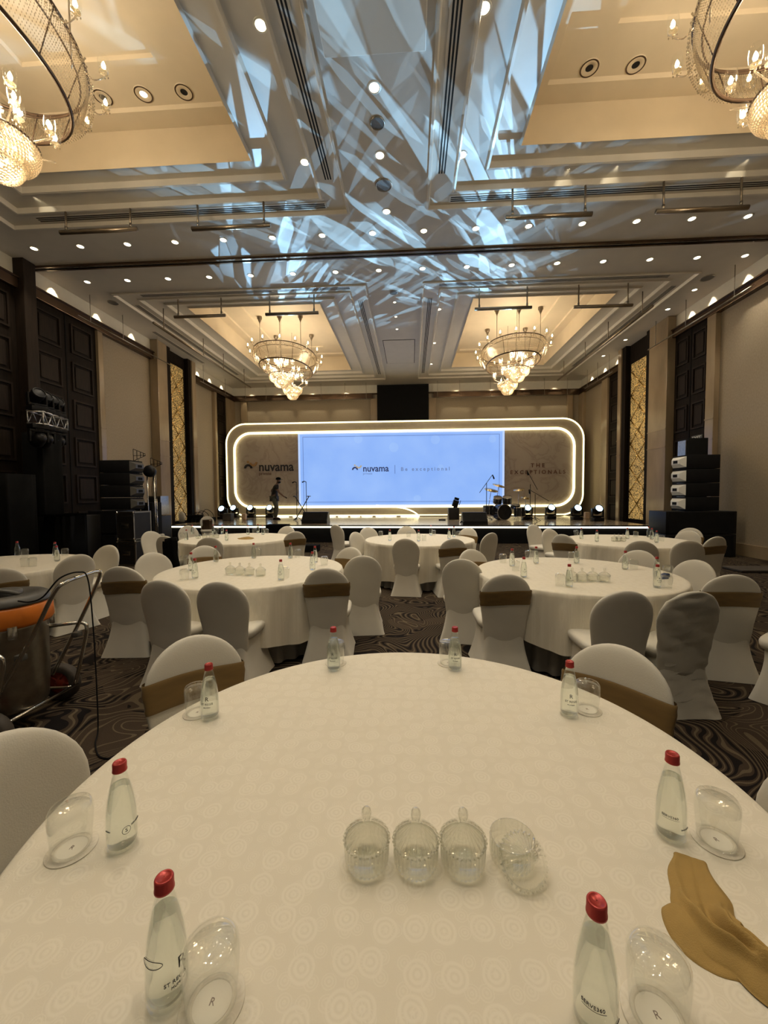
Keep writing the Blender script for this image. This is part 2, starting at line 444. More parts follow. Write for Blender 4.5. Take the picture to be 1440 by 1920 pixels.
# linear slot diffusers (three black slots each)
def slots(name, label, x0, x1, y0, y1, z, along):
    bm = BM()
    for k in (-1, 0, 1):
        if along == 'Y': bx((x0 + x1) / 2 + k * .045 - .012, (x0 + x1) / 2 + k * .045 + .012, y0, y1, z - .004, z + .004, bm)
        else: bx(x0, x1, (y0 + y1) / 2 + k * .045 - .012, (y0 + y1) / 2 + k * .045 + .012, z - .004, z + .004, bm)
    f = thing(name, label, 'air vent', ((x0 + x1) / 2, (y0 + y1) / 2, z), 0, 'linear slot vents')
    b = obj('slot', bm, 'slot', f, False); b.location = -f.location
    fr = BM()
    w = .09
    if along == 'Y': bx((x0 + x1) / 2 - w, (x0 + x1) / 2 + w, y0 - .03, y1 + .03, z - .002, z + .004, fr)
    else: bx(x0 - .03, x1 + .03, (y0 + y1) / 2 - w, (y0 + y1) / 2 + w, z - .002, z + .004, fr)
    b = obj('vent_frame', fr, 'trim', f, False); b.location = -f.location
zs = ZC + .024
slots('slot_vent', 'long black slot vent along the left side of the central ceiling, nearest the camera', -1.42, -1.40, -1.5, 6.95, zs, 'Y')
slots('slot_vent', 'long black slot vent along the right side of the central ceiling, nearest the camera', .53, .55, -1.5, 6.95, zs, 'Y')
slots('slot_vent', 'black slot vent left of centre in the far half of the ceiling', -1.42, -1.40, 11.2, 17.9, zs, 'Y')
slots('slot_vent', 'black slot vent right of centre in the far half of the ceiling', .53, .55, 11.2, 17.9, zs, 'Y')
slots('slot_vent', 'black slot vent running crosswise behind the left hanging bars near the camera', -7.3, -1.6, 7.54, 7.56, zs, 'X')
slots('slot_vent', 'black slot vent running crosswise behind the right hanging bars near the camera', .75, 6.9, 7.54, 7.56, zs, 'X')
slots('slot_vent', 'dark slot vent crosswise before the far left coffer', -7.3, -1.6, 10.49, 10.51, zs, 'X')
slots('slot_vent', 'dark slot vent crosswise before the far right coffer', .75, 6.5, 10.49, 10.51, zs, 'X')
slots('slot_vent', 'dark slot vent along the outer side of the far left coffer', -7.80, -7.78, 11.0, 17.5, zs, 'Y')
slots('slot_vent', 'dark slot vent along the outer side of the far right coffer', 6.93, 6.95, 11.0, 17.5, zs, 'Y')
slots('slot_vent', 'short black slot vent in the flat ceiling beside the left gold screen', -8.46, -8.44, 12.7, 15.8, ZC - .003, 'Y')

# walls -------------------------------------------------------------
ZD = 6.32      # top of wall panelling below cornice
def bay(side, name, y0, y1, depth, m, z0=0, z1=ZC, bev=0):
    """a slab on a side wall, depth = how far it stands into the room"""
    xw = XL if side < 0 else XR
    a, b = (xw - .1, xw + depth) if side < 0 else (xw - depth, xw + .1)
    return bx(a, b, y0, y1, z0, z1, bev=bev)
wl = bx(XL - .3, XL, YN, YB + .3, 0, ZC + .8); struct('wall_left', wl, 'fabric')
wr = bx(XR, XR + .3, YN, YB + .3, 0, ZC + .8); struct('wall_right', wr, 'fabric')
struct('wall_back', bx(XL, XR, YB, YB + .3, 0, ZC + .8), 'fabric')
def sxp(side, d): return (XL + d) if side < 0 else (XR - d)
def side_slab(bm, side, d0, d1, y0, y1, z0, z1, bev=0):
    a, b = sorted((sxp(side, d0), sxp(side, d1))); return bx(a, b, y0, y1, z0, z1, bm, bev=bev)
# pilasters
tn = [20]
def trimname(): tn[0] += 1; return 'trim_%d' % tn[0]
def pil(side, y0, y1, d=.16, z1=ZC, m='marble'):
    bm = BM(); side_slab(bm, side, 0, d, y0, y1, 0, z1, bev=.012)
    side_slab(bm, side, 0, d + .012, y0 - .004, y1 + .004, 3.0, 3.03); side_slab(bm, side, 0, d + .012, y0 - .004, y1 + .004, 3.55, 3.58)
    struct(trimname(), bm, m)
for a, b in ((10.9, 11.08),): pil(-1, a, b, .14, ZD)
for a, b in ((13.30, 13.84), (15.45, 15.72)): pil(-1, a, b, .30)
for a, b in ((17.55, 17.75), (18.75, 19.6)): pil(-1, a, b, .14, ZD)
pil(-1, 8.62, 8.92, .30, ZC, 'woodlight')
for a, b in ((11.05, 11.36),): pil(1, a, b, .14, ZD)
for a, b in ((12.76, 13.7), (15.45, 15.68)): pil(1, a, b, .30)
for a, b in ((16.80, 17.3), (19.1, 19.6)): pil(1, a, b, .14, ZD)
# dark reveals with gold fretwork
def niche(side, y0, y1, l0, l1, zl0, zl1, lab):
    bm = BM(); side_slab(bm, side, 0, .10, y0, y1, 0, ZC)
    side_slab(bm, side, .10, .26, y0, l0 - .12, 0, ZC); side_slab(bm, side, .10, .26, l1 + .12, y1, 0, ZC)
    struct(trimname(), bm, 'wood')
    yc = (l0 + l1) / 2
    t = thing('fretwork_panel', lab, 'screen panel', (sxp(side, .11), yc, zl0), 0)
    W = (l1 - l0) / 2; H = zl1 - zl0
    bm = BM(); bx(-.012, .012, -W, W, 0, H, bm); obj('fret_sheet', bm, 'lattice', t, False)
    bm = BM(); nd = 6.5; dh = H / nd; sg = 1 if side < 0 else -1
    k = 0
    while k * dh < H + dh:
        for dz0, dz1, ya, yb in ((0, .5, 0, 1), (0, .5, 0, -1), (.5, 1, 1, 0), (.5, 1, -1, 0)):
            za, zb = (k + dz0 - .35) * dh, (k + dz1 - .35) * dh
            if za < 0.02 or zb > H - .02: continue
            for off in (-.025, .025):
                tube(bm, [(sg * .02, ya * (W - .04) + off * .8, za + .0), (sg * .02, yb * (W - .04) + off * .8, zb)], .011, 5)
        k += 1
    obj('diamond_bar', bm, 'gold', t)
    bm = BM()
    for ya in (-W - .02, W + .02): box(bm, (sg * .01, ya, H / 2), (.05, .03, H))
    for za in (0, H): box(bm, (sg * .01, 0, za), (.05, W * 2 + .07, .03))
    obj('panel_frame', bm, 'wood', t, False)
niche(-1, 13.86, 15.43, 14.22, 15.12, .62, 6.55, 'tall gold fretwork panel with diamonds in the dark recess of the left wall')
niche(1, 13.72, 15.43, 14.04, 15.08, .62, 6.3, 'tall gold fretwork panel with diamonds in the dark recess of the right wall')
# dark timber door leaves with square panels
dn = [0]
def wood_door(side, y0, y1, cols, rows, z1, m='wood', dep=.06):
    dn[0] += 1
    bm = BM(); side_slab(bm, side, 0, dep, y0, y1, 0, z1)
    o = struct('door_%d' % dn[0], bm, m)
    bm = BM(); w = (y1 - y0) / cols; ph = (z1 - .35) / rows
    for c in range(cols):
        for r in range(rows):
            ya, yb = y0 + c * w + w * .2, y0 + (c + 1) * w - w * .2
            za, zb = .3 + r * ph + ph * .16, .3 + (r + 1) * ph - ph * .16
            s = .045
            for (a, b, e, f) in ((ya - s, yb + s, za - s, za), (ya - s, yb + s, zb, zb + s), (ya - s, ya, za, zb), (yb, yb + s, za, zb)):
                side_slab(bm, side, dep, dep + .035, a, b, e, f)
            side_slab(bm, side, dep, dep + .02, ya + .06, yb - .06, za + .06, zb - .06, bev=.015)
    obj('door_panel', bm, 'woodlight', o, False)
    bm = BM()
    for c in range(1, cols):
        side_slab(bm, side, dep, dep + .012, y0 + c * w - .01, y0 + c * w + .01, 0, z1)
    if cols > 1: obj('astragal', bm, 'black', o, False)
wood_door(-1, 8.92, 10.9, 2, 6, ZD)
wood_door(-1, 4.6, 8.62, 4, 6, ZD)
wood_door(-1, 17.75, 18.75, 1, 6, ZD)
wood_door(1, 11.36, 12.76, 2, 6, ZD)
wood_door(1, 15.68, 16.80, 1, 6, ZD, 'wood')
# lower panels: lit band above cornice, bronze cornice
def upper(side, y0, y1):
    bm = BM(); side_slab(bm, side, 0, .05, y0, y1, ZD + .25, ZC); struct(trimname(), bm, 'band')
    bm = BM(); side_slab(bm, side, 0, .17, y0, y1, ZD, ZD + .24, bev=.01); side_slab(bm, side, 0, .21, y0, y1, ZD + .215, ZD + .25)
    struct(trimname(), bm, 'bronze')
for a, b in ((YN, 8.62), (8.92, 13.3), (15.72, 19.6)): upper(-1, a, b)
for a, b in ((YN, 12.76), (15.68, 19.6)): upper(1, a, b)
# back wall dressing
bm = BM(); bx(XL, XR, YB - .05, YB, ZD + .25, ZC, bm); struct(trimname(), bm, 'band')
bm = BM(); bx(XL, -1.9, YB - .17, YB, ZD, ZD + .24, bm); bx(1.1, XR, YB - .17, YB, ZD, ZD + .24, bm)
bx(XL, XR, YB - .21, YB, ZD + .215, ZD + .25, bm); struct(trimname(), bm, 'bronze')
struct(trimname(), bx(-1.66, .86, YB - .22, YB - .06, 0, ZC - .05), 'black')  # flat black slab stands in for the dark opening
for a, b in ((-2.0, -1.66), (.86, 1.22), (-8.55, -8.25), (7.5, 7.75)):
    bm = BM(); bx(a, b, YB - .14, YB, 0, ZD, bm, bev=.01); struct(trimname(), bm, 'marble')
# skirting
for nm, b in (('baseboard_left', (XL, XL + .05, YN, 13.2)), ('baseboard_right', (XR - .05, XR, YN, 11.0))):
    struct(nm, bx(b[0], b[1], b[2], b[3], 0, .3, bev=.008), 'marble')

# ---------------------------------------------------------------- ceiling fittings
def downlight_proto():
    t = thing('downlight', 'x', 'ceiling light')
    bm = BM(); lathe(bm, [(.062, 0), (.066, -.006), (.085, -.006), (.088, 0)], 24); obj('trim_ring', bm, 'band', t)
    bm = BM(); lathe(bm, [(.0005, -.0045), (.062, -.0045)], 20); obj('lamp_disc', bm, 'dl', t)
    l = light('lamp_beam', 'SPOT', (0, 0, -.02), DOWNLIGHT_W, WARM, .04, t, (0, 0, 0), 92, .8)
    return t
D0 = downlight_proto(); used = [False]
def downlight(x, y, z, label, group, scale=1, dim=False):
    if not used[0]: used[0] = True; o = D0; o.location = (x, y, z); o['label'] = label; o['group'] = group
    else: o = dup(D0, (x, y, z), 0, label, group, skip=('lamp_beam',) if dim else ())
    o.scale = (scale,) * 3; return o
for i in range(15):
    downlight(-8.2 + i * 1.06, 8.35, ZC, 'round downlight, %s from the left in the row just before the dark ceiling track' % ORD[i], 'downlights before the ceiling track', dim=i % 2 == 1)
for i in range(16):
    downlight(-8.15 + i * 1.055, 9.70, ZC, 'round downlight, %s from the left in the row just beyond the dark ceiling track' % ORD[i], 'downlights beyond the ceiling track', dim=i % 2 == 0)
zb = ZC + .085
for k, (x, y, s) in enumerate(((-1.74, 4.75, 'left of the left slot vent, top of photo'), (-1.74, 6.65, 'left of the left slot vent, lower one'), (.85, 4.75, 'right of the right slot vent, top of photo'), (.85, 6.68, 'right of the right slot vent, lower one'))):
    downlight(x, y, zb, 'round ceiling downlight ' + s, 'downlights beside the slot vents', 1.0)
for x, y, s in ((-.47, 5.45, 'topmost of the three'), (-.48, 6.5, 'middle of the three'), (-.45, 7.75, 'nearest the dark track of the three')):
    downlight(x, y, ZC, 'round downlight on the central ceiling strip, ' + s, 'downlights on the central strip', 1.05)
for x, y, s in ((.85, 12.0, 'nearest'), (.85, 14.6, 'middle'), (.85, 16.9, 'farthest')):
    downlight(x, y, zb, 'small downlight right of the far right slot vent, %s of three' % s, 'downlights by the far slot vent', .9)
for x, y, s in ((7.6, 11.2, 'first'), (7.6, 12.3, 'second'), (7.6, 14.6, 'third'), (7.6, 16.2, 'fourth')):
    downlight(x, y, ZC, 'small downlight in the right ceiling margin by the wall, %s from the front' % s, 'downlights in the right margin', .9, dim=True)
for x, y, s in ((-.45, 11.3, 'nearest'), (-.45, 12.2, 'second'), (-.45, 13.1, 'third'), (-.45, 15.2, 'farthest')):
    downlight(x, y, ZC, 'tiny downlight along the far central ceiling strip, %s of four' % s, 'downlights on the far central strip', .6, dim=True)
# gimbal lights in the raised plates
def gimbal(x, y, z, label, lit):
    t = thing('gimbal_light', label, 'ceiling light', (x, y, z), 0, 'gimbal lights in the coffers')
    bm = BM(); lathe(bm, [(.05, .0), (.055, -.012), (.11, -.012), (.13, -.01), (.135, 0)], 28); obj('trim_ring', bm, 'cove', t)
    bm = BM(); lathe(bm, [(.11, -.0125), (.118, -.0135), (.13, -.0125)], 28); obj('shadow_gap', bm, 'bronze', t)
    bm = BM(); lathe(bm, [(.0005, -.006), (.052, -.006)], 20); obj('lamp_disc', bm, 'dl' if lit else 'slot', t)
zp = ZC + .755
def gpos(px, py): p = PZ(px, py, zp); return p.x, p.y
gimbal(*gpos(193, 182), zp, 'round gimbal light in the near left coffer, half hidden behind the chandelier', False)
gimbal(*gpos(269, 176), zp, 'round lit gimbal light in the near left coffer', True)
gimbal(*gpos(345, 172), zp, 'round unlit gimbal light near the right edge of the near left coffer', False)
gimbal(*gpos(1105, 127), zp, 'round gimbal light near the left edge of the near right coffer', False)
gimbal(*gpos(1192, 121), zp, 'round gimbal light beside the chandelier in the near right coffer', False)
# unseen downlights added overhead to brighten the foreground table
for x, xs_ in ((-1.74, 'left'), (-.47, 'middle'), (.85, 'right')):
    for y, ys_ in ((2.6, 'nearer the stage'), (.9, 'right above the foreground table')):
        o = dup(D0, (x, y, ZC if x == -.47 else zb), 0, 'added unseen downlight overhead in the %s line, %s' % (xs_, ys_), 'added downlights overhead', skip=('lamp_beam',))
        b = light('lamp_beam', 'SPOT', (0, 0, -.02), NEAR_W, WARM, .04, o, (0, 0, 0), 80, .8)
# ceiling discs
def disc(x, y, z, r, label, grp=None):
    t = thing('ceiling_speaker', label, 'ceiling speaker', (x, y, z), 0, grp)
    bm = BM(); lathe(bm, [(.001, -.012), (r * .85, -.012)], 28); obj('grille', bm, 'vent', t)
    bm = BM(); lathe(bm, [(r * .85, -.012), (r * .9, -.02), (r, -.014), (r, 0)], 28); obj('rim', bm, 'steel', t)
disc(-.46, 7.1, ZC, .15, 'dark round ceiling speaker on the central strip among the blue light patterns')
disc(-.47, 5.95, ZC, .11, 'small grey round fitting on the central strip between two downlights')
disc(-.45, 10.75, ZC, .12, 'grey round ceiling speaker on the far central strip')
disc(-8.3, 10.75, ZC, .14, 'grey oval looking ceiling speaker in the left ceiling margin')
disc(7.5, 10.6, ZC, .16, 'grey oval looking ceiling speaker in the right ceiling margin')
# access hatch on the central strip
bm = BM()
for a, b, c, d in ((-1.0, .15, 3.95, 4.9),): pass
t = thing('ceiling_hatch', 'square flush hatch panel on the far central ceiling strip', 'hatch', (-.42, 15.2, ZC - .004))
bm = BM(); bx(-.55, .55, -1.2, 1.2, -.008, .0, bm); obj('hatch_panel', bm, 'paint', t, False)
bm = BM()
for q in ((-.57, -.55, -1.22, 1.22), (.55, .57, -1.22, 1.22), (-.57, .57, -1.22, -1.2), (-.57, .57, 1.2, 1.22)): bx(q[0], q[1], q[2], q[3], -.004, .002, bm)
obj('hatch_gap', bm, 'slot', t, False)
t = thing('projector_bulkhead', 'boxed drop panel on the near central ceiling strip at the top of the photo', 'panel', (-.42, 3.7, ZC - .002))
bm = BM(); bx(-.62, .62, -1.3, 1.3, -.07, 0, bm, bev=.01); obj('drop_panel', bm, 'trim', t, False)

# hanging bars ------------------------------------------------------
def hbar(px0, px1, py, Y, label, rr=.042, ztop=ZC + .03):
    a = PY(px0, py, Y); b = PY(px1, py, Y); z = (a.z + b.z) / 2
    t = thing('hanging_bar', label, 'hanging bar', ((a.x + b.x) / 2, Y, z), 0, 'hanging bars over the tables')
    L = (b.x - a.x) / 2
    bm = BM(); tube(bm, [(-L, 0, 0), (L, 0, 0)], rr, 16); obj('bar', bm, 'pipe', t)
    for s in (-1, 1):
        bm = BM(); tube(bm, [(s * L * .84, 0, rr * .5), (s * L * .84, 0, ztop - z)], .019, 10); r = obj('rod', bm, 'pipe', t)
        bm = BM(); tube(bm, [(s * L * .84, 0, rr * .8), (s * L * .84, 0, rr * .8 + .07)], .026, 10); obj('collar', bm, 'steel', r)
hbar(113, 257, 433, 7.35, 'bronze hanging bar at far left before the ceiling track')
hbar(360, 507, 426, 7.35, 'bronze hanging bar second from left before the ceiling track')
hbar(948, 1110, 405, 7.35, 'bronze hanging bar right of the light patterns before the ceiling track')
hbar(1230, 1403, 393, 7.35, 'bronze hanging bar at far right before the ceiling track')
hbar(327, 423, 593, 10.75, 'dark hanging bar before the far left coffer, left one')
hbar(498, 597, 588, 10.75, 'dark hanging bar before the far left coffer, right one')
hbar(890, 997, 578, 10.75, 'dark hanging bar before the far right coffer, left one')
hbar(1076, 1186, 574, 10.75, 'dark hanging bar before the far right coffer, right one')
def lbar(p, q, rods, label, r=.035, rr=.014, ztop=ZC, m='pipe'):
    p, q = Vector(p), Vector(q)
    t = thing('hanging_rail', label, 'hanging rail', tuple((p + q) / 2), 0, 'long hanging rails'); c = (p + q) / 2
    bm = BM(); tube(bm, [p - c, q - c], r, 12); obj('bar', bm, m, t)
    for f in rods:
        s = p.lerp(q, f) - c
        bm = BM(); tube(bm, [s, (s.x, s.y, ztop - c.z)], rr, 8); obj('rod', bm, m, t)
lbar((-7.25, 10.9, 6.48), (-7.25, 17.6, 6.48), (.07, .4, .62, .9), 'long round rail hanging along the outer side of the far left coffer', ztop=ZC + .09)
lbar((6.35, 10.9, 6.48), (6.35, 17.6, 6.48), (.07, .35, .6, .9), 'long round rail hanging along the outer side of the far right coffer', ztop=ZC + .09)
lbar((-8.6, 9.9, 6.28), (-8.6, 13.9, 6.28), (.1, .4, .8), 'thin steel rail hanging by the left wall before the gold panel', .014, .008, m='steel')
lbar((7.75, 9.6, 6.25), (7.75, 13.5, 6.25), (.12, .55, .9), 'thin steel rail hanging by the right wall before the gold panel', .018, .009, m='steel')
lbar((-8.6, 15.8, 6.28), (-8.6, 18.2, 6.28), (.1, .9), 'thin steel rail hanging by the left wall beyond the gold panel', .014, .008, m='steel')
lbar((7.75, 15.8, 6.25), (7.75, 18.2, 6.25), (.1, .5, .9), 'thin steel rail hanging by the right wall beyond the gold panel', .014, .008, m='steel')
lbar((-8.4, 19.1, 6.22), (-1.9, 19.1, 6.22), (.04, .2, .42, .62, .8, .96), 'thin steel rail hanging before the back wall, left of the dark opening', .018, .008, m='steel')
lbar((1.0, 19.1, 6.22), (7.6, 19.1, 6.22), (.04, .2, .42, .62, .8, .96), 'thin steel rail hanging before the back wall, right of the dark opening', .018, .008, m='steel')

# wall washers: little spots in the ceiling margin
def washer(x, y, tx, ty, tz=5.4, W=None, sp=50):
    l = light('wall_wash_lamp', 'SPOT', (x, y, ZC - .02), W or WASH_W, (1, .84, .56), .02, None, None, sp, .4); aim(l, (tx, ty, tz))
for y in (9.6, 11.0, 12.4, 16.3, 17.3, 18.4): washer(XL + .20, y, XL + .02, y, 6.1, sp=64)
for y in (6.0, 8.5, 10.2, 11.3, 12.1, 16.2, 17.2, 18.4): washer(XR - .20, y, XR - .02, y, 6.1, sp=64)
for x in (-8.0, -6.6, -4.9, -3.2, 2.2, 3.9, 5.4, 6.9): washer(x, YB - .40, x, YB, 5.8, W=60, sp=60)
for x in (-6.9, 2.7, 3.5, 5.6): 
    l = light('cove_spot', 'SPOT', (x, 7.2, ZC + .02), 2, (1, .86, .6), .02, None, (R(-85), 0, 0), 70, .6)
    l.location = (x, 7.05, ZC + .07); aim(l, (x, 7.5, ZC - .02))

# ---------------------------------------------------------------- chandeliers
def shade_bm():
    bm = BM(); lathe(bm, [(.02, -.03), (.045, -.022), (.060, .02), (.062, .08), (.052, .15)], 14); return bm
def bulb_bm():
    bm = BM(); lathe(bm, [(.001, .0), (.018, .014), (.024, .042), (.015, .075), (.001, .10)], 8); return bm
def cup_bm():
    bm = BM(); lathe(bm, [(.001, -.09), (.012, -.08), (.012, -.05), (.045, -.035), (.05, -.03), (.012, -.028), (.001, -.026)], 12)
    for k in range(6): bead(bm, (.045 * cos(k), .045 * sin(k), -.06), .009, 1.8)
    return bm
def chandelier(label, x, y):
    t = thing('chandelier', label, 'chandelier', (x, y, 6.2), 0, 'crystal chandeliers')
    A, B = 1.02, 1.42
    def oval(k, a=A, b=B): return a * math.copysign(abs(cos(k)) ** .9, cos(k)), b * math.copysign(abs(sin(k)) ** .9, sin(k))
    ks = [2 * pi * i / 72 for i in range(72)]
    zt, zb_ = .50, 0.0
    for nm, z, a, b, rr in (('ring_frame', zb_, A - .14, B - .14, .022), ('ring_frame', zt, A + .03, B + .03, .018), ('ring_frame', .40, A - .05, B - .05, .010)):
        bm = BM(); tube(bm, [(*oval(k, a, b), z) for k in ks], rr, 8, closed=True); obj(nm, bm, 'bronze', t)
    bm = BM()
    for i in range(330):
        k = 2 * pi * i / 330
        for lay, (z0, z1, e0, e1, n) in enumerate(((zt, zb_, .03, -.14, 19), (zt - .03, .12, .05, .02, 9))):
            if lay == 1 and i % 2: continue
            for j in range(n):
                f = (j + .5) / n; e = e0 + (e1 - e0) * f + .05 * sin(pi * f)
                px, py = oval(k, A + e, B + e)
                bead(bm, (px, py, z0 + (z1 - z0) * f), .0062, 2.1)
    obj('crystal_curtain', bm, 'crystal', t, False)
    bm = BM()
    for i in range(24):    # swags of beads hanging from the top hoop
        k0, k1 = 2 * pi * i / 24, 2 * pi * (i + 1) / 24
        for j in range(9):
            f = j / 9; k = k0 + (k1 - k0) * f; px, py = oval(k, A + .07, B + .07); bead(bm, (px, py, zt - .16 * sin(pi * f) - .01), .014, 1.2)
    obj('bead_swag', bm, 'crystal', t, False)
    for i in range(16):
        bm = BM(); k = 2 * pi * (i + .5) / 16; p0 = oval(k, A - .13, B - .13); p1 = oval(k, A + .02, B + .02); tube(bm, [(*p0, zb_), (*p1, zt)], .007, 5); obj('frame_rib', bm, 'bronze', t)
    sh, bu, cu = None, None, None
    def lamp(px, py, z):
        nonlocal sh, bu, cu
        if sh is None:
            cu = obj('candle_lamp', cup_bm(), 'crystal', t, False); cu.location = (px, py, z)
            sh = obj('lamp_shade', shade_bm(), 'glass', cu); bu = obj('bulb', bulb_bm(), 'bulb', cu)
        else:
            c = cu.copy(); C.objects.link(c); c.location = (px, py, z); REG(t, c)
            for q in (sh, bu):
                d = q.copy(); C.objects.link(d); d.parent = c; REG(c, d)
    for i in range(16):
        k = 2 * pi * (i + .5) / 16; px, py = oval(k, A + .22, B + .22); q = oval(k, A + .03, B + .03)
        bm = BM(); tube(bm, spline([(q[0], q[1], zt - .08), ((q[0] + px) / 2, (q[1] + py) / 2, zt - .14), (px, py, zt - .06)], 4), .008, 6); obj('lamp_arm', bm, 'crystal', t)
        lamp(px, py, zt + .03)
    for cy_, r0, zd in ((-.62, .42, -.40), (.66, .36, -.50)):
        for i in range(8):
            k = 2 * pi * (i + .3) / 8; rr = r0 + .16
            px, py = rr * cos(k), cy_ + rr * sin(k)
            bm = BM(); tube(bm, spline([(.1 * cos(k), cy_ + .1 * sin(k), zd + .12), (.5 * rr * cos(k), cy_ + .5 * rr * sin(k), zd + .02), (px, py, zd + .10)], 5), .010, 6); obj('lamp_arm', bm, 'crystal', t)
            lamp(px, py, zd + .20 + (.16 if i % 2 else 0))
        for i in range(5):
            k = 2 * pi * i / 5; lamp(.2 * cos(k), cy_ + .2 * sin(k), zd + .44)
        # tiered crystal bowl
        bm = BM(); rr = r0
        for (ra, rb, za, zc_, n, m) in ((r0, r0 * .62, zd, zd - .22, 62, 10), (r0 * .62, .03, zd - .20, zd - .42, 42, 10)):
            for j in range(m):
                f = j / (m - 1); rad = rb + (ra - rb) * cos(f * pi / 2) ** .8; z = za + (zc_ - za) * sin(f * pi / 2)
                nn = max(6, int(n * rad / ra))
                for i in range(nn):
                    k = 2 * pi * (i + .5 * (j % 2)) / nn
                    bead(bm, (rad * cos(k), cy_ + rad * sin(k), z), .021, 1.1)
        d = obj('crystal_bowl', bm, 'crystal', t, False)
        bm = BM(); tube(bm, [(r0 * cos(a), cy_ + r0 * sin(a), zd + .01) for a in [2 * pi * i / 32 for i in range(32)]], .012, 6, closed=True); obj('bowl_hoop', bm, 'bronze', d)
        bm = BM()
        for i in range(6):
            k = 2 * pi * i / 6; lathe(bm, [(.001, -.03), (.024, 0), (.001, .03)], 8, (r0 * .5 * cos(k), cy_ + r0 * .5 * sin(k), zd - .1))
        lathe(bm, [(.001, -.03), (.026, 0), (.001, .03)], 8, (0, cy_, zd - .26))
        obj('bulb', bm, 'bulb', d)
        light('chandelier_glow', 'POINT', (0, cy_, zd - .05), CHAND_W * .35, (1, .80, .56), .16, t)
        light('chandelier_glow', 'POINT', (0, cy_, zd + .5), CHAND_W * 1.3, (1, .80, .56), .2, t)
        bm = BM(); tube(bm, [(0, cy_, zd + .02), (0, cy_, 1.605)], .008, 8)
        lathe(bm, [(.001, -.1), (.05, -.06), (.03, 0), (.06, .08), (.03, .16), (.015, .3)], 12, (0, cy_, zd + .1)); obj('stem', bm, 'chrome', t)
    for px, py in ((-.70, -.75), (.02, -.80), (.74, -.75), (.70, .9), (-.70, .9)):
        bm = BM(); tube(bm, [(px, py, zt), (px, py, 7.60 - 6.2 + .15)], .010, 6); r = obj('rod', bm, 'pipe', t)
        bm = BM(); lathe(bm, [(.012, 1.36), (.02, 1.40), (.05, 1.46), (.055, 1.50), (.085, 1.52), (.085, 1.605)], 14, (px, py, 0)); obj('canopy', bm, 'pipe', r)
    return t
ch0 = chandelier('crystal oval chandelier in the far left coffer, left of the screen', -4.55, 14.4)
for lab, x, y in (('crystal oval chandelier in the far right coffer, right of the screen', 3.60, 14.4),
                  ('large crystal chandelier cut off by the top left corner of the photo', -4.74, 3.8),
                  ('large crystal chandelier cut off by the top right corner of the photo', 3.98, 3.8)):
    dup(ch0, (x, y, 6.2), 0, lab)

# ---------------------------------------------------------------- tables and cloths
TABLES = {}; RT = {}
def table(key, x, y, Rd, hem, label, clabel, seed=0, skirt=False):
    TABLES[key] = (x, y); RT[key] = Rd
    rnd = random.Random(seed)
    t = thing('round_table', label, 'table', (x, y, 0), 0, 'round banquet tables')
    bm = BM(); lathe(bm, [(.001, .725), (Rd - .02, .725), (Rd - .015, .74), (Rd - .02, .752), (.001, .752)], 64); obj('tabletop', bm, 'woodlight', t)
    for k in range(4):
        a = pi / 4 + k * pi / 2; bm = BM(); tube(bm, [(.62 * cos(a), .62 * sin(a), 0), (.6 * cos(a), .6 * sin(a), .725)], .014, 8); obj('leg', bm, 'steel', t)
    if skirt:
        rings = []
        for z, e, am in ((.71, -.10, .004), (.4, -.11, .012), (.02, -.09, .022)):
            rings.append([((Rd + e + am * sin(38 * q * 2 * pi / 304)) * cos(q * 2 * pi / 304), (Rd + e + am * sin(38 * q * 2 * pi / 304)) * sin(q * 2 * pi / 304), z) for q in range(304)])
        bm = BM(); loft(bm, rings, False, False); obj('table_skirt', bm, 'underskirt', t)
    # cloth
    N = 288; rings = []
    ph = [rnd.uniform(0, 6.28) for _ in range(6)]
    def wv(a):
        return (sin(9 * a + ph[0]) * .5 + sin(14 * a + ph[1]) * .35 + sin(5 * a + ph[2]) * .3 + sin(23 * a + ph[3]) * .18)
    zt = .760
    for r in (.02, .2, .4, .6, .75, .85, Rd - .03): rings.append([(r * cos(2 * pi * q / N), r * sin(2 * pi * q / N), zt) for q in range(N)])
    rings.append([((Rd - .008) * cos(2 * pi * q / N), (Rd - .008) * sin(2 * pi * q / N), zt - .0015) for q in range(N)])
    rings.append([((Rd + .003) * cos(2 * pi * q / N), (Rd + .003) * sin(2 * pi * q / N), zt - .010) for q in range(N)])
    for j in range(1, 15):
        f = j / 14; ring = []
        for q in range(N):
            a = 2 * pi * q / N
            hz = hem + .035 * sin(3 * a + ph[4]) + .02 * sin(7 * a + ph[5])
            z = zt - .01 - (zt - .01 - hz) * f
            rr = Rd + .005 + .012 * f + .048 * (f ** .75) * wv(a) * (1 if f < .8 else 1.0) + .004 * sin(41 * a + 3 * f)
            ring.append((rr * cos(a), rr * sin(a), z))
        rings.append(ring)
    bm = BM(); loft(bm, rings, True, False)
    o = obj('tablecloth', bm, 'cloth'); o.location = (x, y, 0)
    tag(o, clabel, 'tablecloth', 'cream damask tablecloths'); return o
table('T1', -.02, 1.07, .925, .22, 'large round table nearest the camera, under the foreground cloth', 'cream tablecloth with woven swirl circles on the big foreground table', 1)
table('L2', -1.75, 4.24, .97, .20, 'round table left of centre in the second row', 'cream tablecloth left of centre in the second row, with four glass jars in a row', 2, True)
table('R2', 1.66, 4.12, .97, .30, 'round table right of centre in the second row with a grey underskirt showing', 'cream tablecloth right of centre in the second row, hem above a grey underskirt', 3, True)
table('F2', -5.08, 4.32, 1.0, .12, 'round table at the left edge behind the vacuum cleaner', 'cream tablecloth on the table at the left edge behind the vacuum cleaner', 4)
table('L3', -3.36, 7.38, 1.02, .10, 'round table in the far left row close to the stage', 'cream tablecloth on the far left table close to the stage', 5)
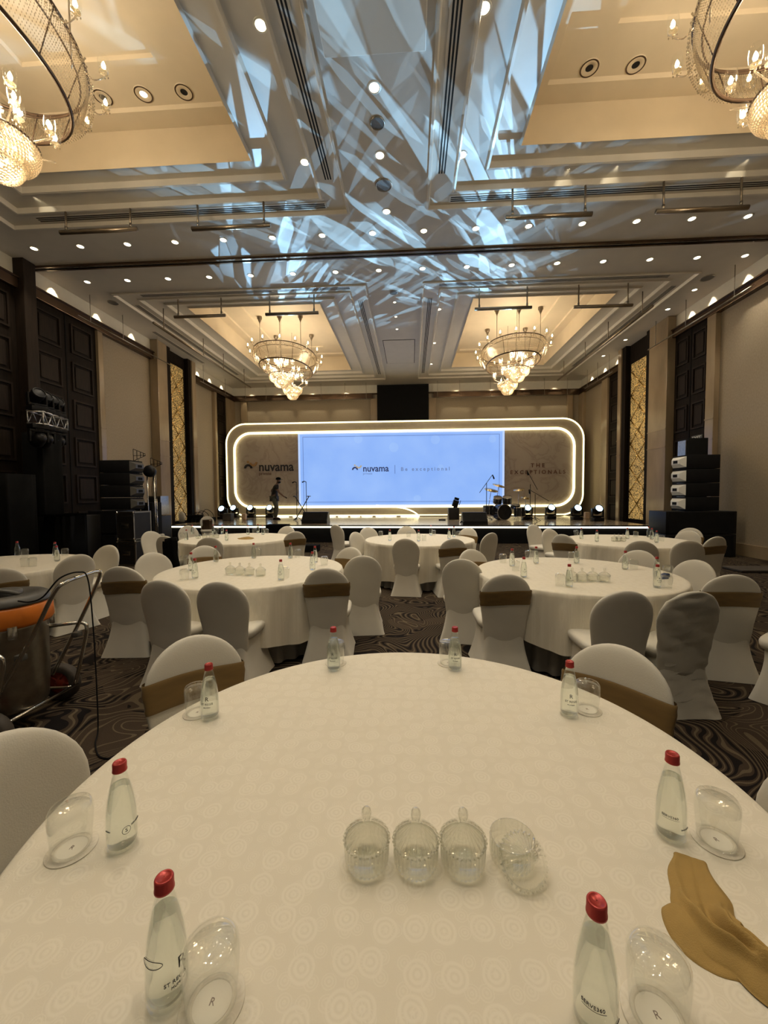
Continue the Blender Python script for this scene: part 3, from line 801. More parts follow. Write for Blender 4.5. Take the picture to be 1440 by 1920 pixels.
table('M3', .14, 7.18, .99, .14, 'round table in the middle before the stage', 'cream tablecloth on the middle table straight before the stage', 6, True)
table('R3', 3.72, 6.95, 1.0, .10, 'round table in the far right row close to the stage', 'cream tablecloth on the far right table close to the stage', 7)

# ---------------------------------------------------------------- chairs in fitted covers (origin on the floor under the seat, facing +Y)
def chair_proto(m='cover', wrinkle=0, label='x'):
    t = thing('banquet_chair', label, 'chair', (0, 0, 0), 0)
    H = .90
    def hw(z):
        if z > .70: return .215 * sqrt(max(0.0, 1 - ((z - .70) / .205) ** 2)) if z < .905 else 0
        if z < .42: return .185 - (.42 - z) * .12
        f = (z - .42) / .28; return .185 + .030 * (f * f * (3 - 2 * f))
    def yc(z): return -.215 + max(0, .42 - z) * .13 - .085 * max(0, (z - .42) / .48) ** 1.2
    zs = [.27, .31, .36, .40, .44, .48, .53, .58, .63, .68, .72, .76, .79, .82, .845, .865, .88, .892, .90, .9035]
    def wr(p, t_):
        if wrinkle:
            n = sin(p.z * 60 + p.x * 14) * .5 + sin(p.z * 95 - p.x * 22 + 1) * .5
            p.y += wrinkle * n * (.4 + abs(sin(p.x * 5 + p.z * 3)))
        p.y += .55 * p.x * p.x
        return p
    rings = [superell(0, yc(z), max(hw(z), .012), .026 if z < .86 else .024 * sqrt(max(.08, 1 - ((z - .86) / .048) ** 2)), z, 40, 3.0, wr) for z in zs]
    bm = BM(); loft(bm, rings); obj('backrest', bm, m, t, angle=60)
    # seat pad
    seat = [superell(0, .015 + (.0), .20 + e, .225 + e, z, 40, 5) for z, e in ((.40, .0), (.425, .010), (.45, .012), (.467, .006), (.476, -.012), (.480, -.05), (.482, -.12))]
    bm = BM(); loft(bm, seat); obj('seat', bm, m, t, angle=60)
    # skirt of the cover, down to the floor
    def sk(f):
        def g(p, t_):
            c = (abs(sin(2 * t_)) ** 3) * .035 * (1 - f)      # corners flare out, pulled over the feet
            p.x *= 1 + c * 3; p.y *= 1 + c * 2
            if p.y < -.15: p.y -= .02 * (1 - f)
            if wrinkle: p.y += wrinkle * .9 * sin(p.z * 70 + p.x * 25); p.x += wrinkle * .5 * sin(p.z * 60 + p.y * 30)
            return p
        return g
    rings = []
    for j in range(13):
        f = j / 12; z = .004 + .44 * f
        a = .235 - .075 * sin(pi * f * .5) + .028 * f ** 3; b = .262 - .055 * sin(pi * f * .5) + .02 * f ** 3
        rings.append(superell(0, 0, a, b, z, 56, 6 - 1.0 * f, sk(f)))
    bm = BM(); loft(bm, rings, False, False); obj('skirt', bm, m, t, angle=60)
    return t
def sash_on(t):
    rings = []
    for z, e in ((.625, 0), (.64, .006), (.66, .003), (.675, .008), (.695, .003), (.71, .008), (.73, .004), (.745, .007), (.752, 0)):
        w_ = .2095 + .003 + e * .5 + (.006 if z > .68 else 0)
        y0 = -.215 - .085 * ((z - .42) / .48) ** 1.2
        def f(p, t_): p.y += .55 * p.x * p.x; p.z += .010 * sin(p.x * 9 + 1); return p
        rings.append(superell(0, y0, w_, .031 + e * .6, z, 48, 3.2, f))
    bm = BM(); loft(bm, rings, False, False)
    o = obj('sash', bm, 'sash', t, angle=60); o['label'] = 'mustard gold sash'; return o
P_plain = chair_proto(); P_sash = chair_proto(); sash_on(P_sash); P_wr = chair_proto('coverwrinkle', .010)
first = {}
def chair(kind, px, py, key, label, group, dz=0, turn=0, off=.275):
    top = PZ(px, py, .90); tx, ty = TABLES[key]
    a = math.atan2(ty - top.y, tx - top.x) + R(turn)
    dv = Vector((top.x - tx, top.y - ty)); mn = RT[key] + .17
    if dv.length < mn:
        dv = dv.normalized() * mn; top.x, top.y = tx + dv.x, ty + dv.y
    va = math.atan2(top.y, top.x); df = (a - va + pi) % (2 * pi) - pi
    k = .55
    a = va + df * k if abs(df) <= pi / 2 else va + math.copysign(pi, df) + (df - math.copysign(pi, df)) * k
    loc = (top.x + off * cos(a), top.y + off * sin(a), 0); rz = a - pi / 2
    P = {'p': P_plain, 's': P_sash, 'w': P_wr}[kind]
    if kind not in first:
        first[kind] = 1; P.location = loc; P.rotation_euler = (0, 0, rz); P['label'] = label; P['group'] = group; return P
    return dup(P, loc, rz, label, group)
G1, G2, G3, G4 = 'chairs round the foreground table', 'chairs round the second row tables', 'chairs round the far tables', 'chairs round the left edge table'
W = 'white chair '
chair('s', 363, 1197, 'T1', W + 'with gold sash tucked into the far left of the foreground table', G1)
chair('s', 1158, 1215, 'T1', W + 'with gold sash tucked into the far right of the foreground table', G1)
chair('p', -14, 1392, 'T1', W + 'cut by the left edge beside the foreground table', G1)
chair('p', 1580, 1462, 'T1', W + 'just showing at the right edge beside the foreground table', G1)
chair('p', 303, 1087, 'L2', W + 'without sash, left of the pair before the second row left table', G2, turn=-20)
chair('p', 412, 1090, 'L2', W + 'without sash, right of the pair before the second row left table', G2, turn=-34)
chair('s', 611, 1065, 'L2', W + 'with gold sash at the right front of the second row left table', G2, turn=-55)
chair('p', 680, 1042, 'L2', W + 'without sash beside the sashed one, near the centre aisle, left side', G2, turn=-85)
chair('s', 227, 1062, 'L2', W + 'with gold sash, right behind the vacuum cleaner handle', G2, turn=35)
chair('p', 285, 1037, 'L2', W + 'half hidden at the left edge of the second row left table', G2)
chair('p', 202, 1023, 'F2', W + 'plain, behind the vacuum cleaner, right side of the left edge table', G4)
chair('p', 143, 1040, 'F2', W + 'plain, seat turned left, showing between the vacuum handle tubes', G4)
chair('s', -4, 1066, 'F2', W + 'with gold sash cut by the left edge above the vacuum lid', G4)
chair('s', 382, 1024, 'L2', W + 'only its top and gold sash seen beyond the second row left table', G2)
chair('s', 657, 1027, 'L2', W + 'only its top seen beyond the right end of the second row left table', G2)
chair('p', 880, 1048, 'R2', W + 'without sash beside the centre aisle, right side', G2, turn=75)
chair('s', 950, 1076, 'R2', W + 'with gold sash, back to the camera, left of the second row right table', G2, turn=60)
chair('s', 898, 1032, 'R2', W + 'with gold sash half hidden left of the second row right table', G2)
chair('p', 1172, 1107, 'R2', W + 'without sash in front of the second row right table', G2, turn=32)
chair('w', 1300, 1108, 'R2', W + 'with a loose wrinkled cover at the right of the second row', G2, turn=25)
chair('s', 1375, 1077, 'R2', W + 'with gold sash at the far right behind the wrinkled one', G2, turn=-40)
UC = chair('p', 1305, 1051, 'R2', W + 'plain, behind the right end of the second row right table', G2)
chair('p', 1186, 1034, 'R2', W + 'low behind the glasses on the second row right table', G2)
chair('p', 1530, 1085, 'R2', W + 'cut by the right edge, only its side in view', G2, turn=60)
chair('p', 403, 1005, 'L3', W + 'in front of the far left table, right of the half hidden sashed one', G3)
JC = chair('p', 310, 1005, 'L3', W + 'with a dark jacket hung on it at the far left table', G3)
chair('p', 275, 996, 'L3', W + 'left of the one with the dark jacket, far left table', G3, off=.4)
chair('p', 287, 973, 'L3', W + 'beside the flight cases, farthest left near the stage', G3, off=.4)
chair('s', 517, 996, 'L3', W + 'with gold sash at the right side of the far left table', G3, turn=-40)
chair('p', 538, 987, 'L3', W + 'behind the sashed one, right of the far left table', G3)
chair('p', 352, 986, 'L3', W + 'beyond the far left table near the stage edge', G3)
BC = chair('p', 388, 968, 'L3', W + 'close to the stage with a patterned bag on it', G3)
chair('p', 667, 998, 'M3', W + 'left of the middle table', G3)
chair('p', 630, 984, 'M3', W + 'seen side on, alone left of the middle table near the stage', G3, turn=60)
chair('p', 690, 989, 'M3', W + 'beyond the left end of the middle table', G3)
chair('p', 765, 988, 'M3', W + 'beyond the middle table before the stage', G3)
chair('s', 878, 990, 'M3', W + 'with gold sash beyond the right end of the middle table', G3)
chair('p', 920, 999, 'M3', W + 'right of the middle table', G3)
chair('s', 850, 1010, 'M3', W + 'with gold sash, back to the camera, in front of the middle table', G3)
chair('p', 760, 1010, 'M3', W + 'plain, back to the camera, in front of the middle table', G3)
chair('s', 1056, 1002, 'R3', W + 'with gold sash at the left of the far right table', G3)
chair('p', 1030, 992, 'R3', W + 'plain, behind the sashed one left of the far right table', G3)
chair('p', 1000, 984, 'R3', W + 'farthest one left of the far right table near the stage', G3, turn=30)
chair('p', 1203, 1014, 'R3', W + 'in front of the far right table', G3)
chair('p', 1293, 1014, 'R3', W + 'in front of the right end of the far right table', G3, off=.3)
chair('s', 1322, 1005, 'R3', W + 'with gold sash right of the far right table', G3)
chair('s', 1302, 989, 'R3', W + 'with pale top and gold sash beyond the far right table', G3, off=.5)
chair('p', 1260, 996, 'R3', W + 'beyond the right end of the far right table', G3)

# jackets and bags
def blob(name, m, c, s, rz, label, cat, amp=.25, seed=1):
    bm = BM(); bmesh.ops.create_icosphere(bm, subdivisions=3, radius=1)
    rnd = random.Random(seed); a = [rnd.uniform(2, 5) for _ in range(4)]
    for v in bm.verts:
        k = 1 + amp * (sin(v.co.x * a[0] + a[3]) * sin(v.co.z * a[1]) + .5 * sin(v.co.y * a[2] * 2))
        v.co = Vector((v.co.x * s[0] * k, v.co.y * s[1] * k, v.co.z * s[2] * k))
    o = obj(name, bm, m); o.location = c; o.rotation_euler = (0, 0, rz); return tag(o, label, cat)
def drape(name, m, x, y, rz, z0, z1, hwid, th, label, cat):
    bm = BM(); rings = []
    for j in range(10):
        f = j / 9; z = z0 + (z1 - z0) * f; ww = hwid * (1.0 - .25 * f + .06 * sin(9 * f))
        rings.append(superell(0, 0, ww, th * (1 - .4 * f), z, 30, 2.6, lambda p, t_: Vector((p.x, p.y + .012 * sin(p.x * 60 + p.z * 9), p.z + .012 * sin(p.x * 21)))))
    loft(bm, rings); o = obj(name, bm, m); o.location = (x, y, 0); o.rotation_euler = (0, 0, rz); return tag(o, label, cat)
p = PZ(326, 1012, .84); p = JC.location + Matrix.Rotation(JC.rotation_euler.z, 3, 'Z') @ Vector((.10, -.29, 0)); drape('jacket', 'blackcloth', p.x, p.y, JC.rotation_euler.z, .30, .87, .16, .055, 'black jacket hanging over the chair at the far left table', 'jacket')
p = PZ(390, 978, .80); p = BC.location; drape('bag', 'bronze', p.x, p.y, .1, .484, .80, .19, .10, 'dark patterned bag on the chair close to the stage', 'bag')
p = PZ(1273, 1068, .62); p = UC.location; drape('jacket', 'bluecloth', p.x - .14, p.y - .05, .9, .484, .78, .13, .05, 'dark blue jacket beside the second row right table', 'jacket')

# ---------------------------------------------------------------- bottles, glasses, jars
BH = .200
def bottle_proto():
    t = thing('water_bottle', 'x', 'bottle', (0, 0, 0))
    k = BH / .200
    outer = [(.001, .004), (.022, .002), (.0295, .004), (.0315, .012), (.0315, .06), (.0305, .085), (.027, .115), (.021, .145), (.0155, .168), (.0128, .180), (.0125, .186)]
    bm = BM(); lathe(bm, [(a, b * k) for a, b in outer], 32); obj('glass_body', bm, 'bottleglass', t)
    wprof = [(.001, .010), (.020, .009), (.027, .012), (.0297, .018), (.0297, .06), (.0287, .085), (.0252, .115), (.0192, .145), (.0182, .149), (.001, .1485)]
    bm = BM(); lathe(bm, [(a, b * k) for a, b in wprof], 32); obj('water', bm, 'water', t)
    bm = BM(); lathe(bm, [(.0135, .180), (.0150, .181), (.0150, .184), (.0143, .185), (.0143, .199), (.0130, .2015), (.0110, .2018), (.0105, .2010), (.001, .2010)], 28)
    obj('cap', bm, 'redcap', t)['label'] = 'red screw cap'
    return t
def wrap_text(s, size, zc, ang, rad, m='ink', parent=None, name='label_print', bold=0):
    bm = text_bm(s, size, .0006)
    bmesh.ops.subdivide_edges(bm, edges=[e for e in bm.edges if e.calc_length() > size * .3], cuts=2)
    for v in bm.verts:
        r_ = rad(zc + v.co.y) if callable(rad) else rad
        th = ang + v.co.x / r_; rr = r_ + .0006 + v.co.z
        v.co = Vector((rr * cos(th), rr * sin(th), zc + v.co.y))
    return obj(name, bm, m, parent, False)
def brad(z): return .0315 if z < .07 else .0315 - (z - .07) * .085
PB = bottle_proto(); bfirst = [0]
PLAIN = list(KIDS(PB))
def bottle(x, y, label, group, z=.760):
    KD[PB.name] = list(PLAIN)
    if not bfirst[0]: bfirst[0] = 1; PB.location = (x, y, z); PB['label'] = label; PB['group'] = group; return PB
    return dup(PB, (x, y, z), 0, label, group)
def glass_proto():
    t = thing('tumbler', 'x', 'glass', (0, 0, 0))
    bm = BM(); lathe(bm, [(.0375, .001), (.0405, .03), (.0430, .058), (.0440, .080), (.0425, .094), (.0385, .102), (.031, .1055), (.001, .1055)], 32)
    lathe(bm, [(.0362, .001), (.0393, .03), (.0418, .058), (.0424, .078), (.0400, .090), (.034, .0955), (.001, .0965)], 32)
    obj('glass_wall', bm, 'glass', t)
    bm = BM(); lathe(bm, [(.0360, .001), (.0368, .0), (.0378, .001), (.0375, .0025), (.0360, .0025)], 32); obj('rim', bm, 'glass', t)
    return t
PG = glass_proto(); gfirst = [0]
def glass(x, y, label, group, z=.7635):
    if not gfirst[0]: gfirst[0] = 1; PG.location = (x, y, z); PG['label'] = label; PG['group'] = group; return PG
    return dup(PG, (x, y, z), 0, label, group)
def coaster(x, y, label):
    t = thing('coaster', label, 'coaster', (x, y, .7608), 0, 'round coasters under the tumblers')
    bm = BM(); lathe(bm, [(.001, .0016), (.030, .0016), (.0305, .0026), (.033, .0026), (.0335, .0018), (.049, .0018), (.050, .0010), (.050, 0), (.001, 0)], 40); obj('coaster_disc', bm, 'cloth', t)
    bm = BM(); lathe(bm, [(.001, .0021), (.0295, .0021)], 32); obj('printed_centre', bm, 'paper', t)
    bm = text_bm('R', .015, .0003)
    for v in bm.verts: v.co.z += .0024
    obj('monogram', bm, 'dimink', t, False)
ST = 'foreground table'
gb, gg = 'water bottles on the foreground table', 'upturned tumblers on the foreground table'
BL = [(315, 1866, 'front left of the foreground table', -70), (230, 1586, 'left side of the foreground table, second from the front', -62),
      (394, 1346, 'far left of the foreground table, in front of the gold sash', -80), (626, 1256, 'left of the two at the far edge of the foreground table', -88),
      (853, 1256, 'right of the two at the far edge of the foreground table', -92), (1067, 1341, 'far right of the foreground table before the sashed chair', -100),
      (1257, 1568, 'right side of the foreground table beside an upturned tumbler', -118), (1115, 1925, 'front right of the foreground table, cut by the bottom edge', -112)]
for i, (px, py, s, a) in enumerate(BL):
    p = PZ(px, py, .76); b = bottle(p.x, p.y, 'red capped water bottle ' + s, gb)
    A = R(a)
    if i == 3: MIDB = b
    if i in (6, 7):
        wrap_text('SERVE360', .0078, .068, A - .15, brad, parent=b); wrap_text('______________', .0048, .0645, A - .1, brad, parent=b)
        wrap_text('your water', .0042, .040, A + .9, brad, parent=b) if 0 else None
        wrap_text('SERVE LOCAL', .0040, .042, A + .95, brad, parent=b)
    elif i in (0,):
        wrap_text('ST REGIS', .0088, .052, A + .62, brad, parent=b); wrap_text('MUMBAI', .0060, .043, A + .75, brad, parent=b)
        wrap_text('R', .024, .074, A + .95, brad, parent=b)
    elif i == 1:
        wrap_text('SERVE360', .0060, .062, A + 1.15, brad, parent=b); wrap_text('S', .012, .056, A + .45, brad, parent=b)
        wrap_text('mumbai', .0045, .060, A - .8, brad, parent=b)
    else:
        wrap_text('ST REGIS', .0105, .066, A, brad, parent=b); wrap_text('MUMBAI', .0065, .054, A, brad, parent=b); wrap_text('R', .020, .084, A, brad, parent=b)
    if i in (1, 0):
        # round emblem
        bm = BM()
        zc, rr = (.056, .0085) if i == 1 else (.088, .010)
        aa = A + (.45 if i == 1 else -.55)
        pts = []
        for q in range(24):
            u, v = rr * cos(2 * pi * q / 24) * (1 if i == 1 else 1.9), rr * sin(2 * pi * q / 24) * (1 if i == 1 else .6)
            r_ = brad(zc + v) + .0008; th = aa + u / r_; pts.append((r_ * cos(th), r_ * sin(th), zc + v))
        tube(bm, pts, .0005, 4, closed=True); obj('emblem', bm, 'ink', b, False)
PLAIN += [c for c in KIDS(MIDB) if c.name.startswith('label_print')]     # small bottles on the other tables carry the same print
GL = [(398, 1880, 'front left of the foreground table by a bottle'), (135, 1590, 'left edge of the foreground table'), (370, 1336, 'far left of the foreground table behind a bottle'),
      (630, 1243, 'behind the left far bottle of the foreground table'), (840, 1243, 'behind the right far bottle of the foreground table'), (1101, 1330, 'far right of the foreground table'),
      (1343, 1575, 'right side of the foreground table'), (1232, 1905, 'front right of the foreground table beside the napkin')]
for px, py, s in GL:
    p = PZ(px, py, .762); coaster(p.x, p.y, 'pale coaster under the tumbler, ' + s); glass(p.x, p.y, 'upside down clear tumbler ' + s, gg)

def jar_proto():
    t = thing('glass_jar', 'x', 'jar', (0, 0, 0)); N = 180
    def rib(prof, amp=.0016, n=28):
        rings = []
        for r, z, k in prof: rings.append([((r + amp * k * cos(n * 2 * pi * q / N)) * cos(2 * pi * q / N), (r + amp * k * cos(n * 2 * pi * q / N)) * sin(2 * pi * q / N), z) for q in range(N)])
        return rings
    bm = BM(); loft(bm, rib([(.001, .003, 0), (.034, .002, 0), (.042, .003, 1), (.0465, .009, 1), (.0475, .02, 1), (.0480, .050, 1), (.0480, .055, 0), (.0450, .055, 0), (.0445, .02, 0), (.040, .009, 0), (.001, .008, 0)]), False, False)
    body = obj('jar_body', bm, 'jarglass', t)
    bm = BM(); loft(bm, rib([(.0445, .052, 0), (.0445, .056, 0), (.0500, .057, 1.5), (.0505, .060, 1.5), (.0465, .066, 1.5), (.037, .075, 1.3), (.023, .086, 1), (.011, .094, .3), (.0075, .099, 0), (.0085, .103, 0), (.0105, .108, 0), (.0115, .115, 0), (.010, .122, 0), (.005, .1265, 0), (.001, .127, 0)]), False, False)
    lid = obj('lid', bm, 'jarglass', t)
    bm = BM()
    for q in range(36):
        a = 2 * pi * q / 36; bead(bm, (.0505 * cos(a), .0505 * sin(a), .057), .0022, 1.2)
    obj('beaded_rim', bm, 'jarglass', lid, False)
    return t
PJ = jar_proto()
JL = 'ribbed glass jar with domed lid '
p = PZ(688, 1618, .76); PJ.location = (p.x, p.y, .7605); PJ['label'] = JL + 'on the foreground table, leftmost of the row'; PJ['group'] = 'ribbed jars on the foreground table'
for px, py, s in ((780, 1621, 'on the foreground table, second of the row'), (868, 1621, 'on the foreground table, third of the row')):
    p = PZ(px, py, .76); dup(PJ, (p.x, p.y, .7605), 0, JL + s)
p = PZ(960, 1612, .76); j4 = dup(PJ, (p.x, p.y, .7605), 0, 'open ribbed glass jar at the right end of the row, lid leaning against its front')
for c in KIDS(j4):
    if c.name.startswith('lid'):
        # lid tipped forward: rim rests on the cloth in front, dome over the open jar
        c.matrix_local = Matrix.Translation((.014, -.038, .036)) @ Matrix.Rotation(R(14), 4, 'Z') @ Matrix.Rotation(R(40), 4, 'X') @ Matrix.Translation((0, 0, -.058))

# place settings on the other tables ---------------------------------
def settle(lst, fn, z, pref, grp):
    for i, (px, py, s) in enumerate(lst):
        p = PZ(px, py, .76); fn(p.x, p.y, pref + s, grp, z)
settle([(405, 1054, 'at the far left of the second row left table'), (476, 1047, 'at the far edge of the second row left table, left one'), (545, 1047, 'at the far edge of the second row left table, right one'),
        (586, 1069, 'right end of the second row left table, nearer one'), (591, 1055, 'right end of the second row left table, farther one'), (527, 1088, 'front of the second row left table, right of the four jars'),
        (366, 1085, 'front left of the second row left table'), (359, 1070, 'left end of the second row left table')], bottle, .76, 'small water bottle ', 'water bottles on the second row left table')
settle([(345, 1058, 'left end of the second row left table'), (346, 1087, 'front left of the second row left table'), (558, 1045, 'far edge of the second row left table, right one'),
        (608, 1060, 'right end of the second row left table'), (535, 1083, 'behind the bottle right of the four jars'), (484, 1042, 'far edge of the second row left table, left one')], glass, .7605, 'upturned tumbler ', 'tumblers on the second row left table')
settle([(960, 1062, 'left part of the second row right table, behind'), (982, 1083, 'left end of the second row right table, nearer one'), (1005, 1057, 'far left edge of the second row right table'),
        (1081, 1057, 'far edge of the second row right table before the sashed chair'), (1067, 1101, 'front of the second row right table, left of the four jars'), (1172, 1068, 'far right edge of the second row right table'),
        (1232, 1102, 'right end of the second row right table, nearer one'), (1231, 1083, 'right end of the second row right table, farther one')], bottle, .76, 'small water bottle ', 'water bottles on the second row right table')
settle([(943, 1055, 'far left of the second row right table'), (967, 1070, 'left end of the second row right table'), (991, 1048, 'far edge of the second row right table, left'), (1072, 1051, 'far edge of the second row right table, middle'),
        (1050, 1098, 'front of the second row right table, left of the jars'), (1188, 1067, 'far right of the second row right table'), (1252, 1080, 'right end of the second row right table, behind'), (1250, 1102, 'right end of the second row right table, in front')],
       glass, .7605, 'upturned tumbler ', 'tumblers on the second row right table')
for (lst, s) in (((432, 1077), (450, 1078), (468, 1079), (489, 1080)), 'second row left table'), (((1073, 1090), (1091, 1090), (1111, 1090), (1133, 1091)), 'second row right table'):
    for i, (px, py) in enumerate(lst):
        p = PZ(px + (0), py, .76); dup(PJ, (p.x, p.y, .7605), 0, 'small ribbed glass jar with lid, %s of four on the %s' % (ORD[i], s), 'ribbed jars on the ' + s)
settle([(33, 1042, 'left one on the left edge table'), (107, 1053, 'right one on the left edge table, nearer'), (104, 1044, 'right one on the left edge table, farther')], bottle, .76, 'small water bottle ', 'bottles on the left edge table')
settle([(47, 1043, 'beside the left bottle on the left edge table'), (122, 1042, 'beside the right bottles on the left edge table'), (47, 1062, 'front of the left edge table, left one'), (61, 1062, 'front of the left edge table, right one')], glass, .7605, 'upturned tumbler ', 'tumblers on the left edge table')
settle([(731, 1014, 'left end of the middle table'), (785, 1015, 'front centre of the middle table'), (842, 1011, 'right part of the middle table'), (851, 1007, 'right end of the middle table'), (808, 1004, 'far edge of the middle table')], bottle, .76, 'small water bottle ', 'bottles on the middle table')
settle([(714, 1006, 'left end of the middle table'), (766, 1007, 'behind the centre of the middle table'), (795, 1014, 'front centre of the middle table'), (813, 1004, 'far edge of the middle table'), (860, 1006, 'right end of the middle table')], glass, .7605, 'upturned tumbler ', 'tumblers on the middle table')
settle([(350, 1013, 'leftmost on the far left table'), (361, 1002, 'back left of the far left table'), (400, 1001, 'back middle of the far left table, left one'), (417, 1001, 'back middle of the far left table, right one'), (425, 1014, 'front middle of the far left table'),
        (465, 1003, 'right of the napkin on the far left table'), (484, 1000, 'right part of the far left table'), (493, 1003, 'rightmost on the far left table')], bottle, .76, 'small water bottle ', 'bottles on the far left table')
settle([(342, 1008, 'left end of the far left table'), (407, 999, 'back middle of the far left table'), (477, 999, 'back right of the far left table'), (500, 1001, 'right end of the far left table')], glass, .7605, 'upturned tumbler ', 'tumblers on the far left table')
settle([(1090, 1011, 'left end of the far right table'), (1119, 1016, 'front left of the far right table'), (1176, 1011, 'centre of the far right table'), (1216, 1008, 'back right of the far right table'), (1222, 1012, 'right part of the far right table'), (1231, 1018, 'front right of the far right table')], bottle, .76, 'small water bottle ', 'bottles on the far right table')
settle([(1080, 1004, 'left end of the far right table'), (1192, 1007, 'back middle of the far right table'), (1240, 1015, 'right end of the far right table')], glass, .7605, 'upturned tumbler ', 'tumblers on the far right table')
for i, (px, py) in enumerate(((372, 1010), (384, 1010), (396, 1009), (406, 1009))):
    p = PZ(px, py, .76); dup(PJ, (p.x, p.y, .7605), 0, 'tiny glass jar, %s of four on the far left table' % ORD[i], 'ribbed jars on the far left table')
for i, (px, py) in enumerate(((1152, 1015), (1160, 1015), (1168, 1015))):
    p = PZ(px, py, .76); dup(PJ, (p.x, p.y, .7605), 0, 'tiny glass jar, %s of three on the far right table' % ORD[i], 'ribbed jars on the far right table')

# napkins
def napkin(name, pts, z, label, th=.005, lift=1.0):
    """a folded cloth lying along a centre line: (x, y, half width, lift)"""
    sp = spline([(a, b, 0) for a, b, _, _ in pts], 10); n = len(sp); rings = []
    for i, c in enumerate(sp):
        f = i / (n - 1) * (len(pts) - 1); k = min(int(f), len(pts) - 2); u = f - k; u = u * u * (3 - 2 * u)
        hw = pts[k][2] * (1 - u) + pts[k + 1][2] * u; lf = pts[k][3] * (1 - u) + pts[k + 1][3] * u
        d = (sp[min(i + 1, n - 1)] - sp[max(i - 1, 0)]).normalized(); s = Vector((-d.y, d.x, 0)); top, bot = [], []
        for q in range(41):
            v = -1 + 2 * q / 40
            def ridge(c0, w_): return math.exp(-((v - c0) / w_) ** 2)
            fold = lf * (.35 * (1 - v * v) + .55 * ridge(.30 - .28 * (f - 2), .17) + .48 * ridge(-.42 + .22 * (f - 2), .13) - .42 * ridge(-.05 - .1 * (f - 2), .12) + .25 * ridge(.78, .12))
            h = z + th * sqrt(max(0, 1 - v ** 6)) + max(0, fold)
            p = c + s * (hw * v * (1 + .06 * sin(7 * f + 2 * v)))
            top.append((p.x, p.y, h)); bot.append((p.x, p.y, z + .0004 + max(0, fold) * .75))
        rings.append(top + list(reversed(bot)))
    bm = BM(); loft(bm, rings)
    t = obj(name, bm, 'napkin', angle=70); return tag(t, label, 'napkin')
q = [PZ(a, b, .765) for a, b in ((1303, 1622), (1312, 1680), (1345, 1750), (1415, 1812), (1530, 1905))]
nk = napkin('napkin', [(q[0].x, q[0].y + .018, .030, .002), (q[1].x, q[1].y, .052, .008), (q[2].x, q[2].y, .055, .042), (q[3].x, q[3].y, .046, .050), (q[4].x, q[4].y, .05, .03)], .7625, 'crumpled mustard cloth napkin at the right front of the foreground table')
q = [PZ(a, b, .762) for a, b in ((1262, 1700), (1300, 1755), (1345, 1800), (1420, 1850), (1500, 1930))]
bm = BM(); rings = []
sp = spline([(p.x, p.y, 0) for p in q], 8)
for i, c in enumerate(sp):
    f = i / (len(sp) - 1); d = (sp[min(i + 1, len(sp) - 1)] - sp[max(i - 1, 0)]).normalized(); sd = Vector((-d.y, d.x, 0)); hw = .012 + .030 * sin(pi * min(1, f * 1.4 + .1))
    rings.append([c + sd * hw * (-1 + k / 6) + Vector((0, 0, .7606 + .010 * sin(pi * k / 12) * (1 + .6 * sin(9 * f)))) for k in range(13)] + [c + sd * hw * (1 - k / 6) + Vector((0, 0, .7603)) for k in range(13)])
loft(bm, rings); obj('under_fold', bm, 'napkin', nk, angle=70)
q = [PZ(a, b, .765) for a, b in ((449, 1009), (462, 1010), (474, 1010))]
napkin('napkin', [(q[0].x, q[0].y, .05, .01), (q[1].x, q[1].y, .12, .04), (q[2].x, q[2].y, .08, .02)], .7606, 'small brown folded cloth lying on the far left table')

# ---------------------------------------------------------------- stage
SZ = .58
FY0, FY1 = 13.15, 12.35      # front edge, left and right ends
SX0, SX1 = -8.35, 7.35
def fy(x): return FY0 + (FY1 - FY0) * (x - SX0) / (SX1 - SX0)
t = thing('stage_platform', 'low glossy stage platform with black front and glowing edge strip before the screen', 'stage', (-.4, 15.5, 0))
def quadslab(bm, pts, z0, z1):
    loft(bm, [[(x, y, z0) for x, y in pts], [(x, y, z1) for x, y in pts]]); return bm
def child(name, bm, m, t, smooth=False):
    o = obj(name, bm, m, t, smooth); o.location = -Vector(t.location); return o
bm = quadslab(BM(), [(SX0, fy(SX0) + .03), (SX1, fy(SX1) + .03), (SX1, YB - .3), (SX0, YB - .3)], 0, SZ - .03); child('stage_base', bm, 'black', t)
bm = quadslab(BM(), [(SX0, fy(SX0)), (SX1, fy(SX1)), (SX1, YB - .3), (SX0, YB - .3)], SZ - .03, SZ); child('stage_top', bm, 'stagetop', t)
bm = quadslab(BM(), [(SX0, fy(SX0) - .02), (SX1, fy(SX1) - .02), (SX1, fy(SX1) + .01), (SX0, fy(SX0) + .01)], SZ - .085, SZ - .035); child('edge_light_strip', bm, 'neonwhite', t)
bm = quadslab(BM(), [(SX0, fy(SX0) - .035), (SX1, fy(SX1) - .035), (SX1, fy(SX1) + .02), (SX0, fy(SX0) + .02)], SZ - .035, SZ + .003); child('edge_trim', bm, 'black', t)
# dark sheet hung over the stage front
p = PZ(517, 985, SZ)
t = thing('black_cover_sheet', 'small black sheet draped over the glowing stage edge under the walking man', 'sheet', (p.x, fy(p.x), SZ))
bm = BM(); loft(bm, [superell(0, y_, .36, .012, z_, 30, 5, lambda p, a: Vector((p.x, p.y + .01 * sin(p.x * 40), p.z))) for y_, z_ in ((-.05, -.40), (-.052, -.2), (-.055, .01))]); bx(-.36, .36, -.06, .35, .004, .016, bm); obj('sheet', bm, 'blackcloth', t)

